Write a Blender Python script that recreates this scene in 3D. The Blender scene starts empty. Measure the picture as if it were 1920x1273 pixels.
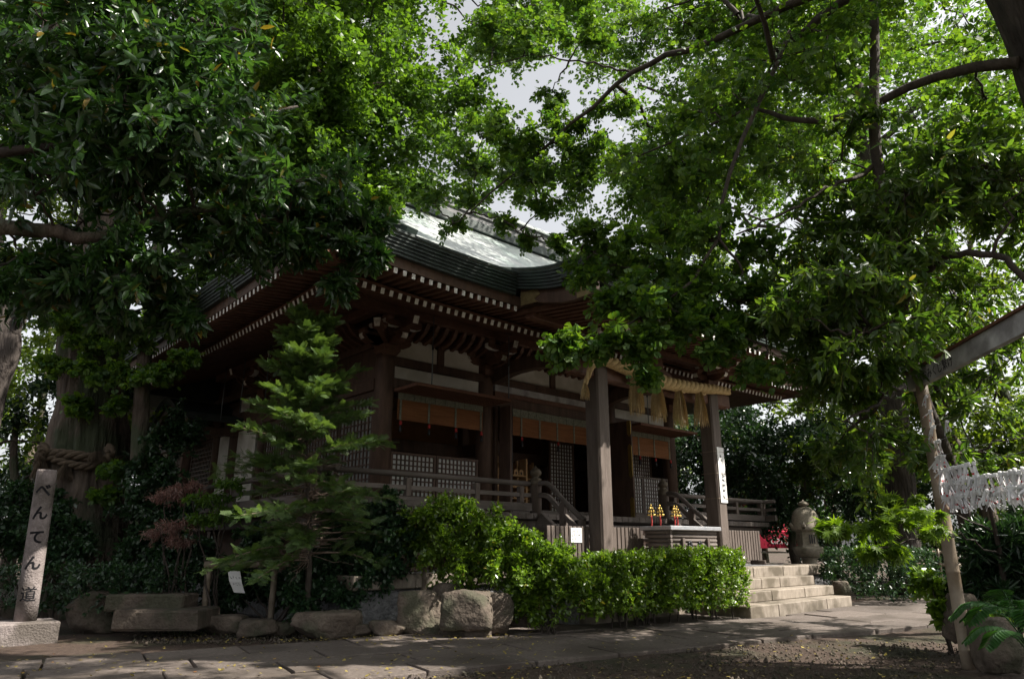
import bpy, math, random
import numpy as np
from mathutils import Vector, Matrix, noise

S = bpy.context.scene
COL = S.collection
R_ = math.radians

# ------------------------------------------------------------------ camera
HC = 1.15                                   # eye height
PITCH = math.atan(386 / 1312.0)
YAW = R_(48)
cam_d = bpy.data.cameras.new('camera')
cam_d.sensor_width = 36
cam_d.lens = 1312 / 1920 * 36
cam_d.clip_end = 2000
cam_d.clip_start = 0.05
cam = bpy.data.objects.new('camera', cam_d)
cam.location = (0, 0, HC)
cam.rotation_euler = (math.pi / 2 + PITCH, 0, YAW - math.pi / 2)
COL.objects.link(cam)
S.camera = cam

# ------------------------------------------------------------------ sky and sun
SUN_AZ, SUN_EL = R_(-50), R_(48)            # heading from +X, elevation
sd = Vector((math.cos(SUN_EL) * math.cos(SUN_AZ), math.cos(SUN_EL) * math.sin(SUN_AZ), math.sin(SUN_EL)))
W = bpy.data.worlds.new('World')
S.world = W
W.use_nodes = True
wn, wl = W.node_tree.nodes, W.node_tree.links
wn.clear()
sky = wn.new('ShaderNodeTexSky')
sky.sky_type = 'NISHITA'
sky.sun_disc = False
sky.sun_elevation = SUN_EL
sky.sun_rotation = math.pi / 2 - SUN_AZ
sky.air_density = 1.0
sky.dust_density = 3.5
sky.ozone_density = 1.0
hs = wn.new('ShaderNodeHueSaturation')
hs.inputs['Saturation'].default_value = 0.15
bg = wn.new('ShaderNodeBackground')
bg.inputs['Strength'].default_value = 0.105
wo = wn.new('ShaderNodeOutputWorld')
wl.new(sky.outputs[0], hs.inputs['Color'])
wl.new(hs.outputs[0], bg.inputs['Color'])
wl.new(bg.outputs[0], wo.inputs[0])
sl = bpy.data.lights.new('sun', 'SUN')
sl.energy = 5.0
sl.angle = R_(0.5)
sl.color = (1.0, 0.94, 0.84)
sun = bpy.data.objects.new('sun', sl)
sun.rotation_euler = sd.to_track_quat('Z', 'Y').to_euler()
sun.location = (10, -10, 30)
COL.objects.link(sun)
S.view_settings.view_transform = 'Standard'
S.view_settings.look = 'None'
S.view_settings.exposure = 1.25
S.view_settings.gamma = 1.0
S.view_settings.use_curve_mapping = False

# ------------------------------------------------------------------ helpers
FH = np.array([math.cos(YAW), math.sin(YAW), 0.0])
RH = np.array([math.sin(YAW), -math.cos(YAW), 0.0])
UZ = np.array([0, 0, 1.0])
_fw = FH * math.cos(PITCH) + UZ * math.sin(PITCH)
_up = -FH * math.sin(PITCH) + UZ * math.cos(PITCH)

def at(x, y, D):
    """surveyed point: photo bearing (x, y) at horizontal forward distance D metres"""
    d = _fw * 1312 + RH * (x - 960) + _up * (636.5 - y)
    return np.array([0, 0, HC]) + d * (D / (d @ FH))

def ground(x, y, z=0.0):
    d = _fw * 1312 + RH * (x - 960) + _up * (636.5 - y)
    return np.array([0, 0, HC]) + d * ((z - HC) / d[2])

WL = {}                                     # world location of every object built

class MB:
    def __init__(s):
        s.v, s.f, s.m, s.sm = [], [], [], []
    def add(s, vs, fs, mi=0, smooth=False):
        o = len(s.v)
        s.v.extend([tuple(map(float, p)) for p in vs])
        for f in fs:
            s.f.append(tuple(i + o for i in f)); s.m.append(mi); s.sm.append(smooth)
    def hexa(s, p, mi=0, c=0):
        """p: 8 points, bottom ring 0-3 and top ring 4-7"""
        s.add(p, [(3, 2, 1, 0), (4, 5, 6, 7), (0, 1, 5, 4), (1, 2, 6, 5), (2, 3, 7, 6), (3, 0, 4, 7)], mi)
    def box(s, x0, x1, y0, y1, z0, z1, mi=0):
        s.hexa([(x0, y0, z0), (x1, y0, z0), (x1, y1, z0), (x0, y1, z0), (x0, y0, z1), (x1, y0, z1), (x1, y1, z1), (x0, y1, z1)], mi)
    def cbox(s, x0, x1, y0, y1, z0, z1, c=0.012, mi=0):
        """box with chamfered edges"""
        X, Y, Z = (x0, x1), (y0, y1), (z0, z1)
        vs, idx = [], {}
        for i in (0, 1):
            for j in (0, 1):
                for k in (0, 1):
                    sx, sy, sz = (1, -1)[i], (1, -1)[j], (1, -1)[k]
                    idx[i, j, k] = len(vs)
                    vs += [(X[i], Y[j] + sy * c, Z[k] + sz * c), (X[i] + sx * c, Y[j], Z[k] + sz * c), (X[i] + sx * c, Y[j] + sy * c, Z[k])]
        q = lambda i, j, k, a: idx[i, j, k] + a
        fs = []
        for i in (0, 1):
            fs.append([q(i, 0, 0, 0), q(i, 1, 0, 0), q(i, 1, 1, 0), q(i, 0, 1, 0)])
            fs.append([q(0, i, 0, 1), q(1, i, 0, 1), q(1, i, 1, 1), q(0, i, 1, 1)])
            fs.append([q(0, 0, i, 2), q(1, 0, i, 2), q(1, 1, i, 2), q(0, 1, i, 2)])
        for a in (0, 1):
            for b in (0, 1):
                fs.append([q(0, a, b, 1), q(1, a, b, 1), q(1, a, b, 2), q(0, a, b, 2)])
                fs.append([q(a, 0, b, 0), q(a, 1, b, 0), q(a, 1, b, 2), q(a, 0, b, 2)])
                fs.append([q(a, b, 0, 0), q(a, b, 1, 0), q(a, b, 1, 1), q(a, b, 0, 1)])
        for k in idx:
            i = idx[k]; fs.append([i, i + 1, i + 2])
        cen = np.array([(x0 + x1) / 2, (y0 + y1) / 2, (z0 + z1) / 2])
        out = []
        for f in fs:
            p = np.array([vs[i] for i in f]); n = np.cross(p[1] - p[0], p[2] - p[0])
            out.append(tuple(f) if n @ (p.mean(0) - cen) > 0 else tuple(f[::-1]))
        s.add(vs, out, mi)
    def beam(s, p, q, w, h, mi=0, up=(0, 0, 1), endmat=None):
        p, q = np.array(p, float), np.array(q, float)
        d = (q - p) / np.linalg.norm(q - p)
        up = np.array(up, float)
        r = np.cross(d, up); r /= np.linalg.norm(r); u = np.cross(r, d)
        a, b = r * w / 2, u * h / 2
        s.hexa([p - a - b, p + a - b, q + a - b, q - a - b, p - a + b, p + a + b, q + a + b, q - a + b], mi)
        if endmat is not None:
            s.m[-2] = endmat                # far end cap  (q side)
    def tube(s, pts, rad, n=8, mi=0, cap=True, smooth=True, wob=0, seed=0, ridge=0):
        pts = np.array(pts, float)
        if np.isscalar(rad): rad = [rad] * len(pts)
        t = np.gradient(pts, axis=0)
        t /= np.linalg.norm(t, axis=1)[:, None] + 1e-9
        ref = np.array([0, 0, 1.0]) if abs(t[0][2]) < 0.9 else np.array([1.0, 0, 0])
        vs = []
        for i, (p, r) in enumerate(zip(pts, rad)):
            a = np.cross(t[i], ref); a /= np.linalg.norm(a) + 1e-9
            b = np.cross(a, t[i]); ref = b if abs(b @ t[i]) < .9 else ref
            for k in range(n):
                an = 2 * math.pi * k / n
                rr = r
                if wob:
                    q = p + (a * math.cos(an) + b * math.sin(an)) * r
                    rr = r * (1 + wob * noise.noise(Vector((q[0] * 1.7 + seed, q[1] * 1.7, q[2] * .7))) + wob * .45 * noise.noise(Vector((math.cos(an) * 5 + seed, math.sin(an) * 5, q[2] * 1.1))))
                if ridge:
                    k1 = noise.noise(Vector((math.cos(an) * 6.5 + seed, math.sin(an) * 6.5, p[2] * .55)))
                    k2 = noise.noise(Vector((math.cos(an) * 15 + seed, math.sin(an) * 15, p[2] * 1.6)))
                    rr *= 1 + ridge * (abs(k1) * 1.6 - .3 + .5 * k2)
                vs.append(p + (a * math.cos(an) + b * math.sin(an)) * rr)
        fs = []
        for i in range(len(pts) - 1):
            for k in range(n):
                k2 = (k + 1) % n
                fs.append((i * n + k, i * n + k2, (i + 1) * n + k2, (i + 1) * n + k)[::-1])
        s.add(vs, fs, mi, smooth)
        if cap:
            o = len(s.v) - len(vs)
            s.f.append(tuple(o + k for k in range(n))); s.m.append(mi); s.sm.append(False)
            s.f.append(tuple(o + (len(pts) - 1) * n + k for k in reversed(range(n)))); s.m.append(mi); s.sm.append(False)
    def lathe(s, prof, c=(0, 0, 0), n=20, mi=0, smooth=True):
        vs = []
        for r, z in prof:
            for k in range(n):
                a = 2 * math.pi * k / n
                vs.append((c[0] + r * math.cos(a), c[1] + r * math.sin(a), c[2] + z))
        fs = []
        for i in range(len(prof) - 1):
            for k in range(n):
                k2 = (k + 1) % n
                fs.append((i * n + k, i * n + k2, (i + 1) * n + k2, (i + 1) * n + k))
        s.add(vs, fs, mi, smooth)
        o = len(s.v) - len(vs)
        s.f.append(tuple(o + k for k in reversed(range(n)))); s.m.append(mi); s.sm.append(False)
        s.f.append(tuple(o + (len(prof) - 1) * n + k for k in range(n))); s.m.append(mi); s.sm.append(False)
    def prism(s, prof, axis, a, b, mi=0):
        """prof: (u, v) closed polygon; axis 'x': u=y,v=z ; 'y': u=x,v=z"""
        n = len(prof)
        P = lambda t, u, v: (t, u, v) if axis == 'x' else (u, t, v)
        s.add([P(a, *q) for q in prof] + [P(b, *q) for q in prof],
              [tuple(range(n)), tuple(range(2 * n - 1, n - 1, -1))] + [(i, n + i, n + (i + 1) % n, (i + 1) % n) for i in range(n)], mi)
    def build(s, name, mats, parent=None, origin=None, fix=False):
        V = np.array(s.v)
        if origin is None:
            lo, hi = V.min(0), V.max(0)
            origin = np.array([(lo[0] + hi[0]) / 2, (lo[1] + hi[1]) / 2, lo[2]])
        me = bpy.data.meshes.new(name)
        me.from_pydata((V - origin).tolist(), [], s.f)
        if not isinstance(mats, (list, tuple)): mats = [mats]
        for m in mats: me.materials.append(M[m])
        me.polygons.foreach_set('material_index', s.m)
        me.polygons.foreach_set('use_smooth', s.sm)
        me.validate(); me.update()
        return place(name, me, origin, parent)

def place(name, me, loc, parent=None, rot=(0, 0, 0), scale=(1, 1, 1)):
    o = bpy.data.objects.new(name, me)
    COL.objects.link(o)
    loc = np.array(loc, float)
    WL[o.name] = loc
    if parent is not None:
        o.parent = parent
        loc = loc - WL[parent.name]
    o.location = loc
    o.rotation_euler = rot
    o.scale = scale
    return o

def thing(name, label, cat, loc, group=None):
    o = place(name, None, loc)
    return tag(o, label, cat, group)

def tag(o, label=None, cat=None, group=None, kind=None):
    if label: o['label'] = label
    if cat: o['category'] = cat
    if group: o['group'] = group
    if kind: o['kind'] = kind
    return o

def copy_tree(o, loc, rotz=None):
    c = o.copy(); COL.objects.link(c)
    c.location = loc; WL[c.name] = np.array(loc, float)
    if rotz is not None: c.rotation_euler = (o.rotation_euler[0], o.rotation_euler[1], rotz)
    for ch in o.children:
        d = ch.copy(); COL.objects.link(d); d.parent = c
        for g in ch.children:
            e = g.copy(); COL.objects.link(e); e.parent = d
    return c

# ------------------------------------------------------------------ materials
M = {}
def mat(name, c1, c2=None, scale=6, rough=.75, bump=.25, bscale=None, detail=6, stretch=(1, 1, 1), metallic=0, spec=.3, c3=None, scale3=1.3, obj_var=0.0, dist=.02):
    m = bpy.data.materials.new(name); m.use_nodes = True
    N, L = m.node_tree.nodes, m.node_tree.links
    b = N['Principled BSDF']
    b.inputs['Roughness'].default_value = rough
    b.inputs['Metallic'].default_value = metallic
    b.inputs['Specular IOR Level'].default_value = spec
    geo = N.new('ShaderNodeNewGeometry')
    mp = N.new('ShaderNodeMapping'); mp.inputs['Scale'].default_value = stretch
    L.new(geo.outputs['Position'], mp.inputs['Vector'])
    n1 = N.new('ShaderNodeTexNoise'); n1.inputs['Scale'].default_value = scale; n1.inputs['Detail'].default_value = detail
    n1.inputs['Roughness'].default_value = .65
    L.new(mp.outputs[0], n1.inputs['Vector'])
    rp = N.new('ShaderNodeValToRGB')
    rp.color_ramp.elements[0].position = .32; rp.color_ramp.elements[1].position = .68
    rp.color_ramp.elements[0].color = (*c1, 1); rp.color_ramp.elements[1].color = (*(c2 or c1), 1)
    L.new(n1.outputs['Fac'], rp.inputs[0])
    out = rp.outputs[0]
    if c3:
        n3 = N.new('ShaderNodeTexNoise'); n3.inputs['Scale'].default_value = scale3; n3.inputs['Detail'].default_value = 7
        L.new(geo.outputs['Position'], n3.inputs['Vector'])
        r3 = N.new('ShaderNodeValToRGB'); r3.color_ramp.elements[0].position = .48; r3.color_ramp.elements[1].position = .62
        r3.color_ramp.elements[0].color = (0, 0, 0, 1)
        L.new(n3.outputs['Fac'], r3.inputs[0])
        mx = N.new('ShaderNodeMix'); mx.data_type = 'RGBA'
        L.new(r3.outputs[0], mx.inputs[0]); L.new(out, mx.inputs[6]); mx.inputs[7].default_value = (*c3, 1)
        out = mx.outputs[2]
    if obj_var:
        oi = N.new('ShaderNodeObjectInfo')
        h = N.new('ShaderNodeHueSaturation')
        mr = N.new('ShaderNodeMapRange'); mr.inputs[3].default_value = 1 - obj_var; mr.inputs[4].default_value = 1 + obj_var
        L.new(oi.outputs['Random'], mr.inputs[0]); L.new(mr.outputs[0], h.inputs['Value']); L.new(out, h.inputs['Color'])
        out = h.outputs[0]
    L.new(out, b.inputs['Base Color'])
    if bump:
        n2 = N.new('ShaderNodeTexNoise'); n2.inputs['Scale'].default_value = bscale or scale * 4; n2.inputs['Detail'].default_value = 6
        L.new(mp.outputs[0], n2.inputs['Vector'])
        bp = N.new('ShaderNodeBump'); bp.inputs['Strength'].default_value = bump; bp.inputs['Distance'].default_value = dist
        L.new(n2.outputs['Fac'], bp.inputs['Height']); L.new(bp.outputs[0], b.inputs['Normal'])
    M[name] = m
    return m

def leafmat(name, ca, cb, cc=None, trans=.42, rough=.45, spec=.4, tint=(1.25, 1.3, .5)):
    m = bpy.data.materials.new(name); m.use_nodes = True
    N, L = m.node_tree.nodes, m.node_tree.links
    b = N['Principled BSDF']; out = N['Material Output']
    b.inputs['Roughness'].default_value = rough
    b.inputs['Specular IOR Level'].default_value = spec
    a = N.new('ShaderNodeAttribute'); a.attribute_name = 'rnd'
    rp = N.new('ShaderNodeValToRGB')
    rp.color_ramp.elements[0].color = (*ca, 1); rp.color_ramp.elements[1].color = (*cb, 1)
    if cc:
        rp.color_ramp.elements[1].position = .975
        e = rp.color_ramp.elements.new(.99); e.color = (*cc, 1)
    L.new(a.outputs['Fac'], rp.inputs[0])
    L.new(rp.outputs[0], b.inputs['Base Color'])
    tr = N.new('ShaderNodeBsdfTranslucent')
    mu = N.new('ShaderNodeMix'); mu.data_type = 'RGBA'; mu.blend_type = 'MULTIPLY'; mu.inputs[0].default_value = 1
    mu.clamp_result = False
    L.new(rp.outputs[0], mu.inputs[6]); mu.inputs[7].default_value = (*[t * 1.6 for t in tint], 1)
    L.new(mu.outputs[2], tr.inputs['Color'])
    mx = N.new('ShaderNodeMixShader'); mx.inputs[0].default_value = trans
    L.new(b.outputs[0], mx.inputs[1]); L.new(tr.outputs[0], mx.inputs[2]); L.new(mx.outputs[0], out.inputs['Surface'])
    M[name] = m

mat('soil', (.040, .026, .020), (.095, .066, .05), 14, .95, 1.0, 70, c3=(.045, .042, .024), scale3=.9, dist=.03)
mat('path_stone', (.085, .069, .06), (.155, .128, .113), 22, .85, .7, 90, obj_var=.16, c3=(.075, .06, .05), scale3=1.1)
mat('granite', (.17, .142, .112), (.27, .23, .19), 14, .8, .35, 80, obj_var=.1, stretch=(1, 1, .35), c3=(.10, .082, .06), scale3=2.2)
mat('lantern_stone', (.24, .21, .165), (.38, .33, .265), 16, .85, .5, 60, c3=(.17, .15, .11), scale3=3)
mat('rough_stone', (.12, .12, .125), (.25, .245, .25), 9, .9, 1.0, 22, dist=.05)
mat('rock', (.062, .048, .038), (.145, .116, .092), 4, .9, .9, 18, obj_var=.2, c3=(.062, .06, .04), scale3=2.5, dist=.04)
mat('marker_stone', (.15, .125, .12), (.25, .215, .205), 9, .9, .9, 45, dist=.02, c3=(.10, .085, .075), scale3=2)
mat('wood_dark', (.056, .033, .024), (.122, .074, .053), 7, .6, .35, 30, stretch=(1, 1, .2), obj_var=.12)
mat('wood_red', (.090, .044, .029), (.165, .084, .057), 6, .6, .35, 30, obj_var=.12)
mat('wood_grey', (.075, .057, .047), (.14, .112, .097), 7, .75, .45, 30, stretch=(1, 1, .15), obj_var=.1)
mat('wood_grey_h', (.085, .07, .06), (.15, .125, .112), 7, .75, .45, 30, stretch=(.15, 1, 1), obj_var=.14)
mat('wood_grey_y', (.085, .07, .06), (.15, .125, .112), 7, .75, .45, 30, stretch=(1, .15, 1), obj_var=.14)
mat('shutter', (.10, .045, .028), (.16, .075, .045), 8, .7, .3)
mat('plaster', (.58, .55, .49), (.70, .67, .61), 3, .9, .12, 30, c3=(.50, .47, .40), scale3=1.4)
mat('white_paint', (.72, .70, .66), (.82, .80, .76), 9, .7, .1, c3=(.5, .47, .42), scale3=9)
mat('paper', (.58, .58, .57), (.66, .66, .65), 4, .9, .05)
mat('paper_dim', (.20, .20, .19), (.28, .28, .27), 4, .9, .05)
mat('paper_slip', (.78, .77, .78), (.86, .85, .86), 20, .9, .05, obj_var=.1)
mat('red_print', (.55, .04, .06), (.6, .08, .08), 6, .8, 0)
mat('ink', (.012, .012, .016), (.03, .03, .035), 6, .8, 0)
mat('copper_roof', (.46, .49, .48), (.60, .62, .61), 2.5, .32, .15, 30, metallic=.45, spec=.6, c3=(.42, .49, .46), scale3=.8)  # pale base colour paints in the sky's reflection on the copper
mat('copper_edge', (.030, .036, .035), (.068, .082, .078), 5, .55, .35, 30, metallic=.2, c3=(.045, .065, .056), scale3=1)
mat('ridge_tile', (.10, .10, .105), (.17, .17, .175), 4, .6, .3, 30)
mat('gold', (.30, .20, .05), (.46, .33, .10), 14, .35, .3, 60, metallic=.85)
mat('brass_old', (.16, .12, .055), (.27, .21, .10), 14, .55, .3, 60, metallic=.4)
mat('bronze_dark', (.075, .06, .042), (.13, .105, .075), 12, .55, .3, 40, metallic=.3)
mat('blind', (.19, .075, .028), (.29, .125, .05), 8, .8, .3, 60, stretch=(.2, .2, 4))
mat('brocade', (.10, .115, .09), (.26, .25, .19), 30, .85, .2)
mat('red_cloth', (.30, .025, .025), (.42, .045, .04), 8, .8, .1)
mat('iron', (.03, .03, .035), (.06, .06, .06), 8, .5, .1, metallic=.6)
mat('rod_metal', (.10, .12, .13), (.16, .18, .19), 8, .5, .1, metallic=.5)
mat('steel_lid', (.35, .36, .38), (.48, .48, .50), 6, .35, .1, metallic=.7)
mat('straw', (.40, .28, .13), (.62, .47, .25), 25, .9, .5, 80)
mat('straw_old', (.05, .038, .027), (.12, .09, .062), 18, .95, .6, 80)
mat('bamboo', (.22, .175, .13), (.33, .27, .205), 5, .55, .15, 30, stretch=(1, 1, 1), c3=(.20, .15, .10), scale3=3)
mat('bamboo_dark', (.14, .11, .08), (.22, .18, .135), 5, .6, .15)
mat('bark', (.030, .023, .018), (.165, .13, .105), 5, .95, 1.0, 12, stretch=(1, 1, .22), dist=.09, c3=(.05, .06, .035), scale3=1.2)
mat('bark_dark', (.022, .018, .016), (.085, .07, .062), 5, .95, 1.0, 12, stretch=(1, 1, .22), dist=.09)  # darker copy of bark; paints in the shade on the near ginkgo trunk
mat('bark_thin', (.03, .024, .02), (.075, .06, .05), 8, .9, .7, 25, stretch=(1, 1, .4), dist=.03)
mat('twig', (.035, .026, .02), (.06, .045, .035), 8, .9, .3)
mat('twig_pale', (.12, .085, .065), (.2, .15, .12), 8, .9, .3)
mat('banner', (.55, .02, .06), (.62, .03, .08), 3, .7, .1)
mat('white_letter', (.75, .75, .75), (.8, .8, .8), 3, .7, 0)
mat('interior', (.30, .17, .085), (.42, .25, .13), 5, .8, .2)
mat('plaque', (.42, .25, .12), (.55, .35, .18), 8, .8, .1, obj_var=.15)
mat('post_wood', (.34, .33, .33), (.50, .49, .49), 5, .8, .4, 30, c3=(.22, .21, .21), scale3=2)
leafmat('leaf_ginkgo', (.042, .095, .014), (.085, .16, .022), tint=(1.35, 1.3, .4))
leafmat('leaf_ginkgo_near', (.030, .080, .018), (.095, .165, .024), tint=(1.35, 1.3, .4))
leafmat('leaf_evergreen', (.016, .045, .015), (.043, .092, .024), (.16, .11, .02), trans=.36, rough=.33, spec=.6)
leafmat('leaf_oak', (.030, .070, .013), (.085, .135, .022), (.15, .13, .03), trans=.46, rough=.35, spec=.55)
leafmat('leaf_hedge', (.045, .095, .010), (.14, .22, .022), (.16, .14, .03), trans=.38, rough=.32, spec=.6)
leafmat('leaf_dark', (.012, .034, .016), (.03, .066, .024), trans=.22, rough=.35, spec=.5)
leafmat('leaf_conifer', (.045, .085, .028), (.10, .155, .05), trans=.3, rough=.5)
leafmat('leaf_wood', (.04, .08, .015), (.10, .15, .022), trans=.45, tint=(1.4, 1.3, .4))
leafmat('leaf_maple', (.07, .13, .014), (.12, .19, .02), trans=.5, tint=(1.3, 1.3, .35))
leafmat('leaf_red', (.11, .06, .052), (.27, .18, .155), trans=.35, tint=(1.2, .85, .75))
leafmat('leaf_fern', (.022, .075, .02), (.045, .12, .03), trans=.35)
leafmat('leaf_fallen', (.10, .075, .03), (.34, .27, .06), (.30, .12, .03), trans=.1, tint=(1, 1, 1))
leafmat('leaf_grass', (.03, .075, .015), (.08, .13, .03), trans=.3)

# shingle courses on the copper roof: relief along the slope
def roof_courses():
    m = M['copper_roof']; N, L = m.node_tree.nodes, m.node_tree.links
    b = N['Principled BSDF']
    geo = N.new('ShaderNodeNewGeometry')
    w = N.new('ShaderNodeTexWave'); w.wave_type = 'BANDS'; w.bands_direction = 'Z'; w.wave_profile = 'SAW'
    w.inputs['Scale'].default_value = 2.6; w.inputs['Distortion'].default_value = .15
    L.new(geo.outputs['Position'], w.inputs['Vector'])
    bp = N.new('ShaderNodeBump'); bp.inputs['Strength'].default_value = .5; bp.inputs['Distance'].default_value = .02
    L.new(w.outputs['Fac'], bp.inputs['Height']); L.new(bp.outputs[0], b.inputs['Normal'])
roof_courses()

# ------------------------------------------------------------------ foliage engine
T_LONG = (np.array([(0, 0, 0), (.3, .15, .02), (.3, -.15, .02), (.68, .13, 0), (.68, -.13, 0), (1, 0, -.10), (.45, 0, -.035)]),
          [(0, 6, 1), (0, 2, 6), (1, 6, 3), (2, 4, 6), (3, 6, 5), (6, 4, 5)])
_fa = np.radians([-62, -34, -7, 7, 34, 62])
T_FAN = (np.array([(0, 0, 0)] + [(math.cos(a) * r + .12, math.sin(a) * r, w) for a, r, w in zip(_fa, (.72, .95, .98, .98, .95, .72), (.10, .02, 0, 0, .02, .10))]),
         [(0, 1, 2), (0, 2, 3), (0, 4, 5), (0, 5, 6)])
T_FAN2 = (np.array([(0, 0, 0), (.75, -.72, .08), (1.0, 0, 0), (.75, .72, .08)]), [(0, 1, 2), (0, 2, 3)])
T_OVAL = (np.array([(0, 0, 0), (.5, -.27, .03), (1, 0, -.05), (.5, .27, .03)]), [(0, 1, 2), (0, 2, 3)])
_st = []
for i, (a, r) in enumerate([(-125, .55), (-98, .25), (-75, .8), (-48, .3), (-32, .95), (-14, .38), (0, 1.1), (14, .38), (32, .95), (48, .3), (75, .8), (98, .25), (125, .55)]):
    _st.append((math.cos(R_(a)) * r * .8 + .25, math.sin(R_(a)) * r * .8, -.12 * r * r))
T_STAR = (np.array([(.12, 0, 0)] + _st), [(0, i, i + 1) for i in range(1, 13)])
_nv, _nf = [], []
for k in range(10):                          # flat spray of needles
    x = .05 + k * .094
    for sgn in (-1, 1):
        l = .33 * (1 - .5 * x)
        o = len(_nv)
        _nv += [(x, 0, 0), (x + .055, 0, 0), (x + .55 * l + .05, sgn * l * .97, -.02), (x + .55 * l, sgn * l, -.02)]
        _nf += [(o, o + 1, o + 2), (o, o + 2, o + 3)] if sgn > 0 else [(o + 1, o, o + 2), (o + 2, o, o + 3)]
_o = len(_nv); _nv += [(0, -.012, .004), (0, .012, .004), (1.02, 0, .004)]; _nf.append((_o, _o + 1, _o + 2))
T_SPRAY = (np.array(_nv), _nf)

def unit(a):
    return a / (np.linalg.norm(a, axis=-1, keepdims=True) + 1e-9)

def leaf_object(name, tmpl, pos, dirs, nrm, size, material, parent, rng, rnd=None):
    tv, tf = tmpl
    n, k = len(pos), len(tv)
    d = unit(dirs)
    b = unit(np.cross(nrm, d))
    w = np.cross(d, b)
    V = pos[:, None, :] + size[:, None, None] * (tv[None, :, 0, None] * d[:, None, :] + tv[None, :, 1, None] * b[:, None, :] + tv[None, :, 2, None] * w[:, None, :])
    V = V.reshape(-1, 3)
    tf = np.array(tf)
    F = (tf[None] + (np.arange(n) * k)[:, None, None]).reshape(-1, 3)
    origin = WL[parent.name] if parent is not None else np.array([V[:, 0].mean(), V[:, 1].mean(), V[:, 2].min()])
    V = V - origin
    me = bpy.data.meshes.new(name)
    me.vertices.add(len(V)); me.vertices.foreach_set('co', V.astype(np.float32).ravel())
    me.loops.add(F.size); me.loops.foreach_set('vertex_index', F.astype(np.int32).ravel())
    me.polygons.add(len(F)); me.polygons.foreach_set('loop_start', np.arange(0, F.size, 3, dtype=np.int32))
    me.update(calc_edges=True)
    at_ = me.attributes.new('rnd', 'FLOAT', 'POINT')
    if rnd is None: rnd = rng.random(n)
    at_.data.foreach_set('value', np.repeat(rnd, k).astype(np.float32))
    me.materials.append(M[material])
    return place(name, me, origin, parent)

def bezier_pts(p, q, sag, rng, n=6, wob=.06):
    p, q = np.array(p, float), np.array(q, float)
    L = np.linalg.norm(q - p)
    t = np.linspace(0, 1, n)[:, None]
    mid = (p + q) / 2 + np.array([0, 0, sag * L])
    pts = (1 - t) ** 2 * p + 2 * t * (1 - t) * mid + t ** 2 * q
    pts[1:-1] += rng.normal(0, wob * L / n, (n - 2, 3))
    return pts

class Fol:
    """collects twigs and leaves of one crown"""
    def __init__(s, seed):
        s.rng = np.random.default_rng(seed)
        s.p, s.d, s.n, s.sz = [], [], [], []
        s.tw = MB()
    def leaves(s, anchors, base, k, spread, droop, size, flat, jit):
        rng = s.rng
        n = len(anchors) * k
        a = np.repeat(anchors, k, 0) + rng.normal(0, jit, (n, 3))
        b = np.repeat(base, k, 0)
        d = unit(b * .6 + rng.normal(0, spread, (n, 3)) + np.array([0, 0, -droop]))
        nr = unit(np.array([0, 0, flat]) + rng.normal(0, .5, (n, 3)))
        s.p.append(a); s.d.append(d); s.n.append(nr)
        s.sz.append(size * rng.uniform(.65, 1.2, n))
    def pad(s, c, R, tw=10, sub=3, cl=6, k=5, size=.08, droop=.35, flat=1.0, spread=.7, sq=.45, jit=.03, tr=.006, twig_every=1, out=None, ref=0):
        rng = s.rng
        c = np.array(c, float)
        tw = max(3, int(round(tw * min(1.0, (R / ref) ** 1.2)))) if ref else tw
        for i in range(tw):
            az = rng.uniform(0, 2 * math.pi)
            el = rng.normal(0, sq)
            d = np.array([math.cos(az) * math.cos(el), math.sin(az) * math.cos(el), math.sin(el) * .9])
            if out is not None: d = unit(d + out * .6)
            Lt = R * rng.uniform(.55, 1.1)
            q = c + d * Lt
            pts = bezier_pts(c, q, .12, rng, 5, .12)
            if i % twig_every == 0: s.tw.tube(pts, np.linspace(tr, tr * .35, 5), 4, cap=False)
            anchors = [pts[1:]]; bases = [np.gradient(pts, axis=0)[1:]]
            for j in range(sub):
                t0 = pts[rng.integers(1, 5)]
                d2 = unit(d + rng.normal(0, .65, 3) * np.array([1, 1, .6]))
                q2 = t0 + d2 * Lt * rng.uniform(.3, .6) + np.array([0, 0, -.05 * R])
                t = np.linspace(.1, 1, cl)[:, None]
                pp = t0 + (q2 - t0) * t + np.array([0, 0, -.12 * R]) * t ** 2
                if j == 0 and i % twig_every == 0: s.tw.tube(pp, np.linspace(tr * .5, tr * .25, cl), 3, cap=False)
                anchors.append(pp); bases.append(np.repeat(d2[None], cl, 0))
            an, ba = np.concatenate(anchors), unit(np.concatenate(bases))
            s.leaves(an, ba, k, spread, droop, size, flat, jit)
    def build(s, name, tmpl, material, parent, twig='twig'):
        p, d, n, z = map(np.concatenate, (s.p, s.d, s.n, s.sz))
        cr = leaf_object(name, tmpl, p, d, n, z, material, parent, s.rng)
        if s.tw.v: tag(s.tw.build('twigs', twig, cr, origin=WL[cr.name]), kind='stuff')
        return cr

def smooth_line(pts, n=24):
    """Catmull-Rom through control points"""
    P = np.array(pts, float)
    P = np.vstack([2 * P[0] - P[1], P, 2 * P[-1] - P[-2]])
    out = []
    seg = len(P) - 3
    for i in range(seg):
        m = max(2, n // seg)
        for t in np.linspace(0, 1, m, endpoint=(i == seg - 1)):
            a, b, c, d = P[i:i + 4]
            out.append(.5 * ((2 * b) + (-a + c) * t + (2 * a - 5 * b + 4 * c - d) * t * t + (-a + 3 * b - 3 * c + d) * t ** 3))
    return np.array(out)

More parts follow.
